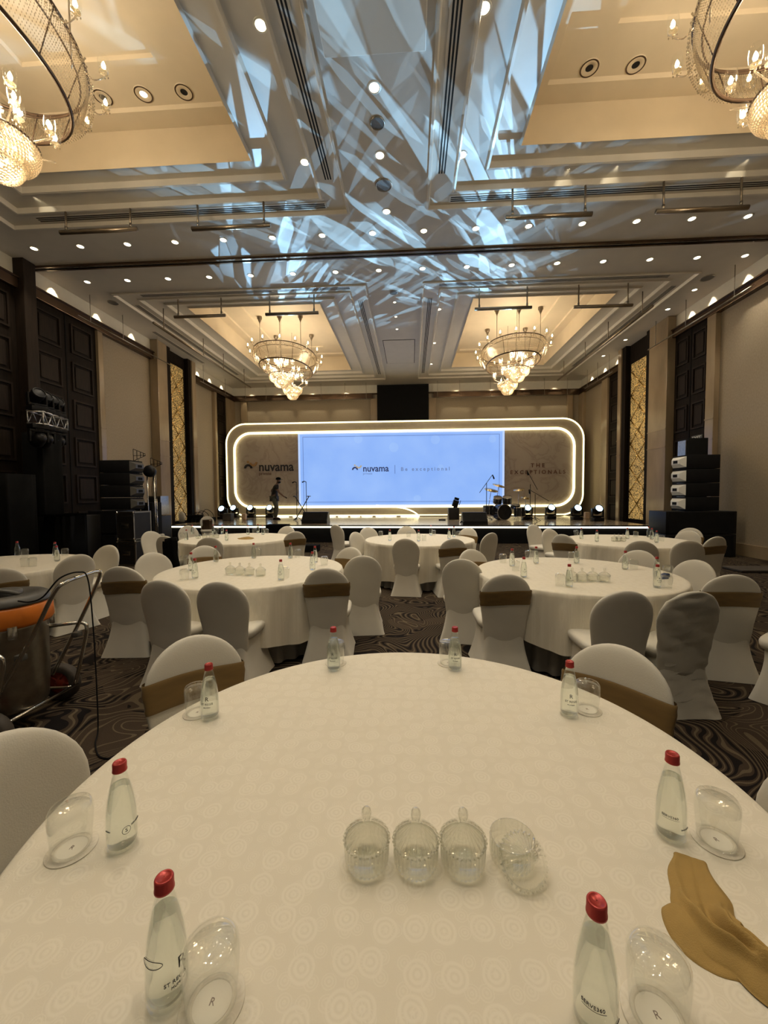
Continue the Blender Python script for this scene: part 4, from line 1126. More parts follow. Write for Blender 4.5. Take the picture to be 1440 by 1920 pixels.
# backdrop: rounded frame, side panels, led screen
YF = 18.3
def rrect(x0, x1, z0, z1, r, n=10):
    out = []
    for cx_, cz_, a0 in ((x1 - r, z1 - r, 0), (x0 + r, z1 - r, 90), (x0 + r, z0 + r, 180), (x1 - r, z0 + r, 270)):
        for i in range(n + 1):
            a = R(a0 + 90 * i / n); out.append((cx_ + r * cos(a), cz_ + r * sin(a)))
    return out
BX0, BX1, BZ0, BZ1 = -8.78, 7.78, SZ, 4.99
IX0, IX1, IZ0, IZ1 = -8.36, 7.34, 1.03, 4.52
t = thing('stage_backdrop', 'wide rounded backdrop frame outlined by two warm neon lines round the screen', 'backdrop', (-.5, YF, SZ))
def ringband(bm, a, b, y0, y1):
    n = len(a); loft(bm, [[(x, y0, z) for x, z in b], [(x, y0, z) for x, z in a], [(x, y1, z) for x, z in a], [(x, y1, z) for x, z in b]], False, False)
    return bm
o_ = rrect(BX0, BX1, BZ0 - .0, BZ1, .95); i_ = rrect(IX0, IX1, IZ0, IZ1, .80)
bm = BM(); ringband(bm, o_, i_, YF - .06, YF + .35); child('frame_band', bm, 'frame', t)
bm = BM(); fr = [(x, YF - .0, z) for x, z in rrect(IX0 - .02, IX1 + .02, IZ0 - .02, IZ1 + .02, .82)]
vs_ = [bm.verts.new(p) for p in fr]; bm.faces.new(vs_); child('side_panel', bm, 'backdrop', t)
bm = BM(); tube(bm, [(x, YF - .07, z) for x, z in rrect(BX0 + .03, BX1 - .03, BZ0 + .04, BZ1 - .03, .93)], .033, 8, closed=True); child('neon_line', bm, 'neon', t, True)
bm = BM(); tube(bm, [(x, YF - .07, z) for x, z in rrect(IX0, IX1, IZ0, IZ1, .80)], .056, 8, closed=True); child('neon_line', bm, 'neon', t, True)
# plinth with its row of footlights and the sweeping neon line
bm = BM(); quadslab(bm, [(-7.9, YF - .5), (6.6, YF - .5), (6.9, YF - .1), (-8.2, YF - .1)], SZ, SZ + .03); child('plinth', bm, 'frame', t)
a, b = PY(705, 948, YF - .12), PY(745, 951, YF - .2); c_, d = PY(770, 957, YF - .45), PY(784, 967, YF - .9)
bm = BM(); tube(bm, spline([a, b, c_, (d.x, d.y, max(d.z, SZ + .03)), (d.x - .5, d.y - .05, SZ + .03)], 6), .03, 8); child('sweep_neon', bm, 'neon', t, True)
bm = BM(); x = -6.3
k = 0
while x < .6:
    wd = .16 + .12 * abs(sin(k * 1.7)); lathe(bm, [(.001, .05), (.9, .03), (1.0, 0)], 12, (0, 0, 0), Matrix.Translation((x, YF - .56, SZ + .012)) @ Matrix.Diagonal((wd, .05, .7, 1))); x += wd * 2 + .07; k += 1
child('footlight', bm, 'neonwhite', t, True)
# logos on the side panels
def logo_arc(bm, cx_, cz_, r0, r1, a0, a1, y, dep=.03, n=14):
    ra, rb = [], []
    for i in range(n + 1):
        a = R(a0 + (a1 - a0) * i / n)
        ra.append((cx_ + r0 * cos(a), cz_ + r0 * sin(a))); rb.append((cx_ + r1 * cos(a), cz_ + r1 * sin(a)))
    pts = ra + list(reversed(rb)); loft(bm, [[(x, y, z) for x, z in pts], [(x, y - dep, z) for x, z in pts]]); return bm
def at(px, py, y=YF): p = PY(px, py, y); return p.x, p.z
def logo(par, pts, y, mi, mt, ms, md):
    (tx0, tz), (tx1, _), (ix0, iz), (ix1, _), (sx0, sz), (sx1, _) = pts
    child('brand_lettering', fit_text('nuvama', tx0, tx1, tz, y, .018, 1.08), mi, par)
    child('small_lettering', fit_text('private', sx0, sx1, sz, y), ms, par)
    wI = ix1 - ix0; r = wI * .30
    bm = BM(); logo_arc(bm, ix0 + r, iz - r * .55, r, r * .52, 0, 180, y); child('emblem_arc', bm, mi, par)
    bm = BM(); logo_arc(bm, ix1 - r * 1.1, iz + r * .9, r, r * .52, 190, 360, y); lathe(bm, [(.001, 0), (r * .28, 0), (r * .28, .03), (.001, .03)], 14, (0, 0, 0), Matrix.Translation((ix0 + r * .95, y, iz + r * .95)) @ Matrix.Rotation(pi / 2, 4, 'X')); child('emblem_arc', bm, mt, par)
bk = t
logo(bk, (at(486, 876), at(551, 876), at(458, 874), at(484, 874), at(486, 888), at(509, 888)), YF - .01, 'navy', 'tan', 'dimink', 'tan')
x0, z = at(995, 873); x1, _ = at(1021, 873); child('panel_lettering', fit_text('T H E', x0, x1, z, YF - .01, .012), 'brownink', bk)
x0, z = at(957, 886); x1, _ = at(1060, 886); child('panel_lettering', fit_text('E X C E P T I O N A L S', x0, x1, z, YF - .01, .012), 'brownink', bk)
# the led screen is a thing of its own in front of the panels
a, b = at(561, 948, YF - .1), at(946, 810, YF - .1)
t = thing('led_screen', 'huge glowing pale blue screen with a logo in the middle of the stage', 'screen', ((a[0] + b[0]) / 2, YF - .05, a[1]))
x0, x1, z0, z1 = a[0], b[0], IZ0 + .06, IZ1 - .06
bm = bx(x0, x1, YF - .10, YF - .005, z0, z1); child('screen_cabinet', bm, 'black', t)
bm = bx(x0 + .01, x1 - .01, YF - .108, YF - .098, z0 + .01, z1 - .01); child('screen_face', bm, 'screen', t)
bm = BM()
for q in ((x0, x0 + .09, z0, z1), (x1 - .09, x1, z0, z1), (x0, x1, z0, z0 + .05), (x0, x1, z1 - .05, z1)): bx(q[0], q[1], YF - .114, YF - .106, q[2], q[3], bm)
child('screen_border', bm, 'scrwhite', t)
bm = BM(); m_ = .22
for q in ((x0 + m_, x0 + m_ + .02, z0 + m_ * .7, z1 - m_ * .7), (x1 - m_ - .02, x1 - m_, z0 + m_ * .7, z1 - m_ * .7), (x0 + m_, x1 - m_, z0 + m_ * .7, z0 + m_ * .7 + .02), (x0 + m_, x1 - m_, z1 - m_ * .7 - .02, z1 - m_ * .7)):
    bx(q[0], q[1], YF - .114, YF - .106, q[2], q[3], bm)
child('ruled_line', bm, 'scrline', t)
YT = YF - .11
logo(t, (at(681, 879, YT), at(729, 879, YT), at(660, 878, YT), at(679, 878, YT), at(681, 888, YT), at(698, 888, YT)), YT, 'scrink', 'scrtan', 'scrgrey', 'scrtan')
x0, z = at(752, 880, YT); x1, _ = at(843, 880, YT); child('slogan_lettering', fit_text('B e   e x c e p t i o n a l', x0, x1, z, YT, .02), 'scrgrey', t)
x0, z = at(740.5, 880, YT); child('divider', bx(x0 - .012, x0 + .012, YT - .01, YT, z - .2, z + .2), 'scrline', t)

# moving head lights --------------------------------------------------
def mhead_proto():
    t = thing('moving_head_light', 'x', 'stage light')
    bm = BM(); box(bm, (0, 0, .05), (.30, .26, .10), bev=.02); box(bm, (0, 0, .11), (.16, .16, .04)); obj('base', bm, 'blackgloss', t)
    bm = BM(); box(bm, (0, 0, .14), (.34, .12, .05), bev=.015)
    for s in (-1, 1): box(bm, (s * .155, 0, .26), (.035, .10, .24), bev=.012)
    obj('yoke', bm, 'blackgloss', t)
    bm = BM(); lathe(bm, [(.001, -.17), (.08, -.16), (.11, -.10), (.125, 0), (.125, .10), (.12, .13), (.105, .135), (.10, .12)], 20); h = obj('head', bm, 'blackgloss', t); h.location = (0, 0, .33); h.rotation_euler = (R(62), 0, 0)
    bm = BM(); lathe(bm, [(.001, .128), (.06, .126), (.10, .118)], 20); obj('lens', bm, 'lens', h)
    return t
PM = mhead_proto(); mf = [0]
def mhead(loc, rz, label, lit=True, grp='moving head lights on the stage floor', scale=1.0, flip=False):
    if not mf[0]: mf[0] = 1; o = PM; o.location = loc; o.rotation_euler = (0, 0, rz); o['label'] = label; o['group'] = grp
    else: o = dup(PM, loc, rz, label, grp)
    o.scale = (scale,) * 3
    if flip: o.rotation_euler = (pi, 0, rz)
    if not lit:
        for c in KIDS(o):
            if c.name.startswith('head'):
                for l in KIDS(c):
                    l.data = DARKLENS
    return o
_b = BM(); lathe(_b, [(.001, .128), (.06, .126), (.10, .118)], 20); DL_ = obj('lens', _b, 'blackgloss'); DARKLENS = DL_.data; bpy.data.objects.remove(DL_)
MH = []
for px, py, s in ((397, 968, 'leftmost on the stage, by the left wall'), (427, 968, 'second from the left on the stage'), (471, 967, 'left of the walking man'), (507, 967, 'half hidden behind the walking man'),
                  (988, 974, 'behind the drum kit'), (1032, 973, 'right of the drum kit'), (1081, 975, 'below the right end of the neon frame'), (1120, 977, 'rightmost on the stage, by the right wall')):
    p = PZ(px, py, SZ); p.y = min(p.y, 16.4 if px < 400 else 17.5); q = PY(px, py, p.y) ; q.x = max(q.x, -8.1); mhead((q.x, p.y, SZ), 0, 'black moving head light with a bluish beam, ' + s, scale=1.2); MH.append((q.x, p.y))
# beams with shard gobos, thrown onto the ceiling
def gobo(loc, target, power, scale, rot, seed, size=62, thr=.77, stretch=3.2):
    o = light('gobo_beam', 'SPOT', loc, power, (1, 1, 1), .002, None, None, size, .6); aim(o, target)
    l = o.data; l.use_nodes = True; nt = l.node_tree; em = nt.nodes['Emission']
    tc = nt.nodes.new('ShaderNodeTexCoord'); sx = nt.nodes.new('ShaderNodeSeparateXYZ'); nt.links.new(tc.outputs['Normal'], sx.inputs[0])
    def mth(op, a, b):
        n = nt.nodes.new('ShaderNodeMath'); n.operation = op
        for i, v in enumerate((a, b)):
            if isinstance(v, (int, float)): n.inputs[i].default_value = v
            else: nt.links.new(v, n.inputs[i])
        return n.outputs[0]
    u, v = mth('DIVIDE', sx.outputs[0], sx.outputs[2]), mth('DIVIDE', sx.outputs[1], sx.outputs[2])
    cb = nt.nodes.new('ShaderNodeCombineXYZ'); nt.links.new(u, cb.inputs[0]); nt.links.new(v, cb.inputs[1]); cb.inputs[2].default_value = seed
    outs = []
    for k, (ra, st) in enumerate(((rot, stretch), (rot + 1.0, stretch * .8))):
        mp = nt.nodes.new('ShaderNodeMapping'); mp.inputs['Scale'].default_value = (scale * st, scale, 1); mp.inputs['Rotation'].default_value = (0, 0, ra); nt.links.new(cb.outputs[0], mp.inputs[0])
        vo = nt.nodes.new('ShaderNodeTexVoronoi'); vo.voronoi_dimensions = '3D'; vo.inputs['Scale'].default_value = 1; nt.links.new(mp.outputs[0], vo.inputs['Vector'])
        sc = nt.nodes.new('ShaderNodeSeparateColor'); nt.links.new(vo.outputs['Color'], sc.inputs[0])
        n = mth('MULTIPLY', mth('MINIMUM', mth('MAXIMUM', mth('MULTIPLY', mth('SUBTRACT', sc.outputs[0], thr), 8.0), 0), 1.0), mth('ADD', mth('MULTIPLY', sc.outputs[1], .8), .25))
        vd = nt.nodes.new('ShaderNodeTexVoronoi'); vd.feature = 'DISTANCE_TO_EDGE'; vd.inputs['Scale'].default_value = 1; nt.links.new(mp.outputs[0], vd.inputs['Vector'])
        e = nt.nodes.new('ShaderNodeMapRange'); e.inputs[1].default_value = .0; e.inputs[2].default_value = .04; nt.links.new(vd.outputs['Distance'], e.inputs[0])
        outs.append(mth('MULTIPLY', n, e.outputs[0]))
    tot = mth('ADD', outs[0], outs[1])
    nt.links.new(mth('ADD', mth('MULTIPLY', tot, 1.6), .03), em.inputs['Strength'])
    em.inputs['Color'].default_value = (.34, .66, 1.0, 1)
    return o
def gm(i, dz=.55): return (MH[i][0], MH[i][1] - .25, SZ + dz)
gobo(gm(1), (.4, 8.7, 7), GOBO_W * .8, 22, 0, 1.3, 34)
gobo(gm(3), (-.7, 6.6, 7), GOBO_W * 1.1, 14, .1, 4.1, 38)
gobo(gm(6), (.2, 8.7, 7), GOBO_W * .9, 22, 0, 9.2, 34)
gobo(gm(4), (-.7, 5.6, 7), GOBO_W * 1.2, 11, 0, 2.2, 42, .77, 3.0)

# stage furniture -------------------------------------------------------
def monitor(px0, px1, py, label, h=.40):
    p0, p1 = PZ(px0, py, SZ), PZ(px1, py, SZ); y = max(p0.y, p1.y, fy(p0.x) + .35); p0, p1 = PY(px0, py, y), PY(px1, py, y)
    wd = (p1.x - p0.x); t = thing('floor_monitor', label, 'loudspeaker', ((p0.x + p1.x) / 2, y, SZ), 0, 'floor monitors on the stage edge')
    bm = BM(); pr = [(-.28, 0), (.26, 0), (.26, .10), (.02, h), (-.16, h)]
    loft(bm, [[(x, -a, b) for a, b in pr] for x in (-wd / 2, wd / 2)]); obj('cabinet', bm, 'blackgloss', t, False)
    bm = BM(); loft(bm, [[(x, -a, b) for a, b in ((.262, .11), (.266, .12), (.035, h - .0), (.02, h + .002))] for x in (-wd * .46, wd * .46)]); obj('front_grille', bm, 'grille', t, False)
    bm = BM(); tube(bm, [(-wd / 2 - .04, .05, .05), (-wd / 2 - .04, -.1, .1), (-wd / 2, -.1, .1)], .02, 6); obj('handle', bm, 'black', t)
    return t
monitor(569, 616, 981, 'black wedge monitor on the stage edge right of the walking man')
monitor(866, 912, 985, 'black wedge monitor on the stage edge left of the drum kit')
def boomstand(base, zt, boom, label, legs=.28, straight=False, mic=True):
    t = thing('microphone_stand', label, 'microphone stand', base, 0, 'microphone stands')
    bm = BM(); tube(bm, [(0, 0, .06), (0, 0, zt)], .013, 7); obj('pole', bm, 'blackgloss', t)
    for k in range(3):
        a = 2 * pi * k / 3 + .5; bm = BM(); tube(bm, [(0, 0, .14), (legs * cos(a), legs * sin(a), .01)], .011, 6); obj('leg', bm, 'blackgloss', t)
    if boom:
        p, q = boom; bm = BM(); tube(bm, [p, q], .011, 6); obj('boom_arm', bm, 'blackgloss', t)
        d = (Vector(p) - Vector(q)).normalized(); bm = BM(); tube(bm, [Vector(p), Vector(p) + Vector((d.x * .02 + .03, 0, -.10)), Vector(p) + Vector((d.x * .02 + .05, 0, -.16))], [.018, .026, .03], 8)
        obj('microphone', bm, 'black', t)
    elif mic:
        bm = BM(); tube(bm, [(0, 0, zt), (-.06, -.08, zt + .02), (-.12, -.14, zt - .02)], [.014, .018, .028], 8); obj('microphone', bm, 'black', t)
    return t
def onst(px, py, y=None):
    p = PZ(px, py, SZ)
    if y is not None: p = PY(px, py, y); p.z = SZ
    return p
p = onst(912, 968, 15.0); boomstand(p, 1.42, ((.22, 0, 1.72), (-.26, 0, 1.05)), 'boom microphone stand at the left of the drum kit')
p = onst(994, 973, 15.0); boomstand(p, 1.35, ((-.12, 0, 1.85), (.26, 0, 1.15)), 'boom microphone stand with raised boom right of the drum kit')
p = onst(1003, 977, 14.6); boomstand(p, .98, ((-.22, 0, 1.15), (.50, 0, .72)), 'low boom microphone stand at the right end of the drum kit', mic=True)
# keyboard stand with two mics
p = onst(567, 972, 15.6)
t = thing('keyboard_stand', 'black crossed keyboard stand beside the left edge of the screen', 'stand', p)
for s in (-1, 1):
    bm = BM(); tube(bm, [(-.28 * s, .0, .03), (.28 * s, .0, .95)], .018, 8); obj('crossed_tube', bm, 'blackgloss', t)
bm = BM()
for s in (-1, 1): tube(bm, [(.28 * s, -.25, .96), (.28 * s, .25, .96)], .018, 8); tube(bm, [(.28 * s, -.25, .03), (.28 * s, .25, .03)], .018, 8)
obj('cross_bar', bm, 'blackgloss', t)
p = onst(557, 972, 15.5); boomstand(p, 1.52, None, 'straight microphone stand left of the crossed keyboard stand', .18)
p = onst(575, 970, 15.9); boomstand(p, 1.55, None, 'straight microphone stand right of the crossed keyboard stand', .18)
# box with a laptop-like lamp
p = onst(850, 975, 15.4)
t = thing('equipment_case', 'small black case standing on the stage right of the screen centre', 'case', p)
bm = BM(); box(bm, (0, 0, .24), (.42, .4, .46), bev=.015); obj('case_body', bm, 'case', t)
bm = BM()
for s in (-1, 1): box(bm, (s * .2, -.2, .24), (.02, .02, .47))
obj('corner_strip', bm, 'steel', t, False)
t = thing('tilted_light_panel', 'black lamp head with barn doors tilted upwards on the small black case', 'lamp', (p.x + .08, p.y, SZ + .475))
bm = BM(); box(bm, (0, 0, .16), (.22, .18, .26), ry=.3, bev=.02); obj('lamp_head', bm, 'blackgloss', t)
bm = BM(); box(bm, (.05, -.02, .34), (.18, .02, .10), ry=.3); box(bm, (.17, -.02, .18), (.02, .02, .2), ry=.3); obj('barn_door', bm, 'black', t, False)
bm = BM(); box(bm, (0, 0, .02), (.14, .14, .04)); obj('bracket', bm, 'black', t, False)
p = onst(829, 975, 15.2); t = thing('cable_pedal', 'flat dark pedal lying on the stage left of the small black case', 'pedal', p)
bm = BM(); box(bm, (0, 0, .02), (.26, .14, .04), bev=.01); obj('pedal_body', bm, 'wood', t)
# drum kit
base = onst(938, 974, 15.3)
t = thing('drum_kit', 'black drum kit with cymbals at the right of the screen', 'drum kit', base)
def drum(nm, c, r, d, rx, rz=0, legs=False):
    mt = Matrix.Translation(c) @ Matrix.Rotation(rz, 4, 'Z') @ Matrix.Rotation(rx, 4, 'X')
    bm = BM(); lathe(bm, [(r, -d / 2), (r, d / 2)], 28, mt=mt); o = obj(nm, bm, 'drumshell', t)
    bm = BM(); lathe(bm, [(.001, d / 2), (r * .97, d / 2), ], 28, mt=mt); lathe(bm, [(r * .97, -d / 2), (.001, -d / 2)], 28, mt=mt); obj('drum_head', bm, 'drumhead' if nm != 'bass_drum' else 'drumshell', o)
    bm = BM()
    for s in (-1, 1): lathe(bm, [(r * 1.0, s * d / 2 - .015), (r * 1.05, s * d / 2 - .01), (r * 1.05, s * d / 2 + .015), (r * .98, s * d / 2 + .015)], 28, mt=mt)
    for k in range(8): a = 2 * pi * k / 8; tube(bm, [mt @ Vector((r * 1.03 * cos(a), r * 1.03 * sin(a), -d / 2)), mt @ Vector((r * 1.03 * cos(a), r * 1.03 * sin(a), d / 2))], .006, 5)
    obj('hoop', bm, 'chrome', o); return o
drum('bass_drum', (.05, 0, .30), .29, .42, R(90), R(18))
drum('rack_tom', (-.10, .02, .76), .16, .22, R(24)); drum('rack_tom', (.26, .02, .76), .17, .24, R(20), R(-10))
drum('floor_tom', (-.42, .18, .36), .20, .36, 0); drum('snare_drum', (.62, .2, .50), .18, .14, R(8))
drum('floor_tom', (.72, -.05, .30), .21, .34, 0)
def cym(c, r, rx, ry, pole):
    mt = Matrix.Translation(c) @ Matrix.Rotation(rx, 4, 'X') @ Matrix.Rotation(ry, 4, 'Y')
    bm = BM(); lathe(bm, [(.001, .03), (.03, .025), (.045, .008), (r, -.012), (r, -.016), (.045, .003), (.001, .02)], 28, mt=mt); o = obj('cymbal', bm, 'cymbal', t)
    bm = BM(); tube(bm, [Vector(c) - Vector((0, 0, .03)), (pole[0], pole[1], .02)], .011, 6)
    for k in range(3): a = 2 * pi * k / 3; tube(bm, [(pole[0], pole[1], .2), (pole[0] + .22 * cos(a), pole[1] + .22 * sin(a), .01)], .009, 5)
    obj('cymbal_stand', bm, 'chrome', o)
cym((-.34, .05, 1.16), .26, R(18), R(10), (-.5, .15, 0)); cym((-.04, .1, 1.33), .25, R(16), R(14), (-.2, .3, 0))
cym((.72, .1, 1.16), .20, R(14), R(-8), (.75, .25, 0)); cym((.96, .05, .86), .17, R(10), R(5), (.98, .05, 0)); cym((.96, .05, .83), .17, R(10), R(5), (.98, .05, 0))
bm = BM(); lathe(bm, [(.001, .48), (.16, .48), (.17, .44), (.15, .42), (.001, .42)], 20, (.35, .55, 0)); tube(bm, [(.35, .55, 0), (.35, .55, .42)], .02, 8); obj('stool', bm, 'black', t)
# beige cloth lamps / small cases beside heads
for px, py, s in ((458, 968, 'between the two left moving heads'), (1100, 975, 'between the two right moving heads')):
    p = onst(px, py, 15.9); t = thing('small_wash_lamp', 'small beige cased lamp on the stage ' + s, 'lamp', p)
    bm = BM(); box(bm, (0, 0, .13), (.18, .16, .26), bev=.04); obj('lamp_case', bm, 'beige', t)
    bm = BM(); tube(bm, spline([(.08, 0, .03), (.2, -.1, .02), (.4, -.05, .015)], 6), .008, 5); obj('cable', bm, 'black', t)
p = onst(428, 974, 15.2); t = thing('equipment_case', 'small dark metal box on the stage below the second left moving head', 'case', p)
bm = BM(); box(bm, (0, 0, .15), (.34, .3, .30), bev=.01); obj('case_body', bm, 'case', t); bm = BM(); box(bm, (0, -.152, .15), (.3, .01, .26)); obj('case_face', bm, 'greyplastic', t, False)
p = onst(341, 972, 14.4); t = thing('drum_pouch', 'pale rounded pouch standing at the left end of the stage before the gold panel', 'pouch', p)
bm = BM(); loft(bm, [superell(.02 * sin(z * 9), 0, a, a * .5, z, 24, 2.4) for z, a in ((0, .10), (.1, .12), (.22, .13), (.33, .11), (.40, .05))]); obj('pouch_body', bm, 'cover', t)
p = onst(366, 972, 14.6); t = thing('equipment_pile', 'low dark pile of stands and cables at the left end of the stage', 'equipment', p)
bm = BM(); box(bm, (0, 0, .14), (.5, .3, .28), bev=.03); box(bm, (.5, .1, .09), (.4, .3, .18), bev=.03); obj('dark_bag', bm, 'blackcloth', t)
bm = BM()
for k in range(4): tube(bm, spline([(-.2 + k * .14, -.16, .0), (-.15 + k * .2, -.1, .3 + .06 * k), (.1 + k * .2, 0, .32), (.3 + k * .16, -.1, 0)], 5), .011, 5)
obj('cable_loop', bm, 'blackgloss', t)

# ---------------------------------------------------------------- the walking man
def skin_obj(name, verts, edges, radii, m, parent=None, root=0, sub=2):
    me = bpy.data.meshes.new(name); me.from_pydata([tuple(v) for v in verts], edges, [])
    o = bpy.data.objects.new(name, me); C.objects.link(o)
    md = o.modifiers.new('skin', 'SKIN'); md.use_smooth_shade = True
    sl = me.skin_vertices[0].data if me.skin_vertices else None
    if sl is None:
        bpy.context.view_layer.objects.active = o; bm = bmesh.new(); bm.from_mesh(me); bm.verts.layers.skin.verify(); bm.to_mesh(me); bm.free(); sl = me.skin_vertices[0].data
    for i, r_ in enumerate(radii): sl[i].radius = r_ if isinstance(r_, tuple) else (r_, r_); sl[i].use_root = (i == root)
    s = o.modifiers.new('sub', 'SUBSURF'); s.levels = sub; s.render_levels = sub
    dg = bpy.context.evaluated_depsgraph_get(); m2 = bpy.data.meshes.new_from_object(o.evaluated_get(dg)); o.modifiers.clear(); o.data = m2
    m2.materials.clear(); m2.materials.append(M[m])
    for p_ in m2.polygons: p_.use_smooth = True
    if parent: o.parent = parent; REG(parent, o)
    return o
pp = PZ(516, 971, SZ); pp = PY(516, 971, 16.0)
man = thing('person', 'man in a dark shirt, cap and grey trousers walking to the right across the stage', 'person', (pp.x - .02, 16.0, SZ))
J = dict(pel=(0, 0, .93), sp=(.02, 0, 1.12), ch=(.09, 0, 1.34), nk=(.13, 0, 1.47), hd0=(.17, 0, 1.54), hd1=(.19, 0, 1.61), hd2=(.18, 0, 1.68),
         ls=(.03, .17, 1.40), le=(-.20, .22, 1.20), lw=(-.08, .20, .98), lh=(-.03, .17, .93),
         rs=(.14, -.17, 1.38), re=(.27, -.20, 1.13), rw=(.44, -.20, .98), rh=(.50, -.20, .935),
         lhp=(0, .10, .88), lk=(.04, .10, .48), la=(-.02, .10, .09), lt=(.17, .10, .03),
         rhp=(0, -.10, .88), rk=(.14, -.10, .50), ra=(.06, -.10, .09), rt=(.25, -.10, .03))
names = list(J); V = [J[k] for k in names]
rad = dict(pel=(.15, .11), sp=(.13, .10), ch=(.15, .10), nk=.055, hd0=.062, hd1=(.085, .075), hd2=(.088, .075), ls=.06, le=.042, lw=.028, lh=.032, rs=.06, re=.042, rw=.028, rh=.032,
           lhp=.095, lk=.058, la=.040, lt=.035, rhp=.095, rk=.058, ra=.040, rt=.035)
ed = [('pel', 'sp'), ('sp', 'ch'), ('ch', 'nk'), ('nk', 'hd0'), ('hd0', 'hd1'), ('hd1', 'hd2'), ('ch', 'ls'), ('ls', 'le'), ('le', 'lw'), ('lw', 'lh'), ('ch', 'rs'), ('rs', 're'), ('re', 'rw'), ('rw', 'rh'),
      ('pel', 'lhp'), ('lhp', 'lk'), ('lk', 'la'), ('la', 'lt'), ('pel', 'rhp'), ('rhp', 'rk'), ('rk', 'ra'), ('ra', 'rt')]
E_ = [(names.index(a), names.index(b)) for a, b in ed]; RR = [rad[k] for k in names]
def hand(base, d, spread, up=0):
    b = len(V); d = Vector(d).normalized(); s = Vector(spread).normalized(); c = Vector(J[base])
    for k, (off, ln) in enumerate(((-.024, .060), (-.008, .068), (.008, .064), (.023, .052))):
        p0 = c + d * .035 + s * off; p1 = p0 + d * ln * .55; p2 = p1 + (d + Vector((0, 0, -.5))).normalized() * ln * .5
        i = len(V); V.extend([p0, p1, p2]); RR.extend([.010, .009, .008]); E_.extend([(names.index(base), i), (i, i + 1), (i + 1, i + 2)])
    i = len(V); p0 = c + s * -.035; V.extend([p0, p0 + d * .03 - s * .012]); RR.extend([.011, .009]); E_.extend([(names.index(base), i), (i, i + 1)])
hand('rh', (.8, 0, -.55), (0, 1, 0)); hand('lh', (.6, -.2, -.7), (0, 1, .2))
skin_obj('body', V, E_, RR, 'skin', man)
bm = BM(); box(bm, (.285, 0, 1.60), (.03, .025, .035), bev=.01); lathe(bm, [(.001, .03), (.018, .02), (.018, -.02), (.001, -.03)], 8, (.18, .085, 1.60)); lathe(bm, [(.001, .03), (.018, .02), (.018, -.02), (.001, -.03)], 8, (.18, -.085, 1.60)); obj('nose_and_ears', bm, 'skin', man)
bm = BM(); bmesh.ops.create_icosphere(bm, subdivisions=2, radius=1)
for v in bm.verts: v.co = Vector((.205 + v.co.x * .085, v.co.y * .068, 1.545 + v.co.z * .045))
obj('beard', bm, 'black', man)
bm = BM(); lathe(bm, [(.102, 0), (.104, .03), (.092, .075), (.05, .10), (.001, .105)], 20, (.185, 0, 1.655)); box(bm, (.29, 0, 1.665), (.12, .15, .014), ry=.12, bev=.006); obj('cap', bm, 'blackcloth', man)
sv = [J['pel'], J['sp'], J['ch'], (.115, 0, 1.45), J['ls'], (-.10, .205, 1.29), J['rs'], (.215, -.19, 1.24), (0, 0, .86)]
skin_obj('shirt', sv, [(0, 1), (1, 2), (2, 3), (2, 4), (4, 5), (2, 6), (6, 7), (0, 8)], [(.175, .135), (.165, .125), (.175, .12), .07, .085, .068, .085, .068, (.17, .13)], 'shirt', man)
tv = [(0, 0, .92), J['lhp'], J['lk'], (-.02, .10, .07), J['rhp'], J['rk'], (.06, -.10, .07)]
skin_obj('trousers', tv, [(0, 1), (1, 2), (2, 3), (0, 4), (4, 5), (5, 6)], [(.15, .12), .112, .085, .078, .112, .085, .078], 'trouser', man)
for nm, a in (('la', (.04, .10, .045)), ('ra', (.13, -.10, .045))):
    bm = BM(); loft(bm, [superell(a[0], a[1], .15 - e, .05 - e * .5, z, 24, 2.6) for z, e in ((.0, .0), (.03, 0), (.06, .03), (.085, .07))]); obj('shoe', bm, 'black', man)
bm = BM(); tube(bm, [(.46, -.20, .97), (.60, -.20, .89)], .02, 8); o = obj('short_baton', bm, 'black'); o.location = man.location
tag(o, 'short dark rod held in the right hand of the walking man', 'rod')

# ---------------------------------------------------------------- sound and light gear at the sides
def array(x0, x1, y, z0, z1, dep, n, label, horns, side=1):
    xc = (x0 + x1) / 2; wd = x1 - x0
    h = (z1 - z0) / n
    for k in range(n):
        zc = z0 + h * k
        t = thing('line_array_speaker', label + ', %s from the bottom' % ORD[k], 'loudspeaker', (xc, y, zc), 0, 'line array speakers ' + ('right' if side > 0 else 'left'))
        s = -side
        bm = BM(); pts = [(wd / 2 * -s, -dep / 2, .004), (wd / 2 * s * .86, -dep / 2, .01), (wd / 2 * s, -dep / 2 + .1, h * .5), (wd / 2 * s, dep / 2, h * .5), (wd / 2 * -s, dep / 2, .004)]
        box(bm, (0, 0, h / 2), (wd, dep, h * .97), bev=.012); obj('cabinet', bm, 'grille', t)
        bm = BM(); 
        xx = s * (wd / 2 + .002)
        loft(bm, [[(xx, -dep / 2, h * .12), (xx, dep / 2, h * .12), (xx, dep / 2, h * .88), (xx, -dep / 2, h * .88)], [(xx + s * .10, -dep * .3, h * .36), (xx + s * .10, dep * .3, h * .36), (xx + s * .10, dep * .3, h * .68), (xx + s * .10, -dep * .3, h * .68)]])
        obj('side_horn', bm, 'signwhite' if horns else 'greyplastic', t, False)
        bm = BM(); box(bm, (xx + s * .104, 0, h * .52), (.01, dep * .3, h * .2)); obj('horn_throat', bm, 'black', t, False)
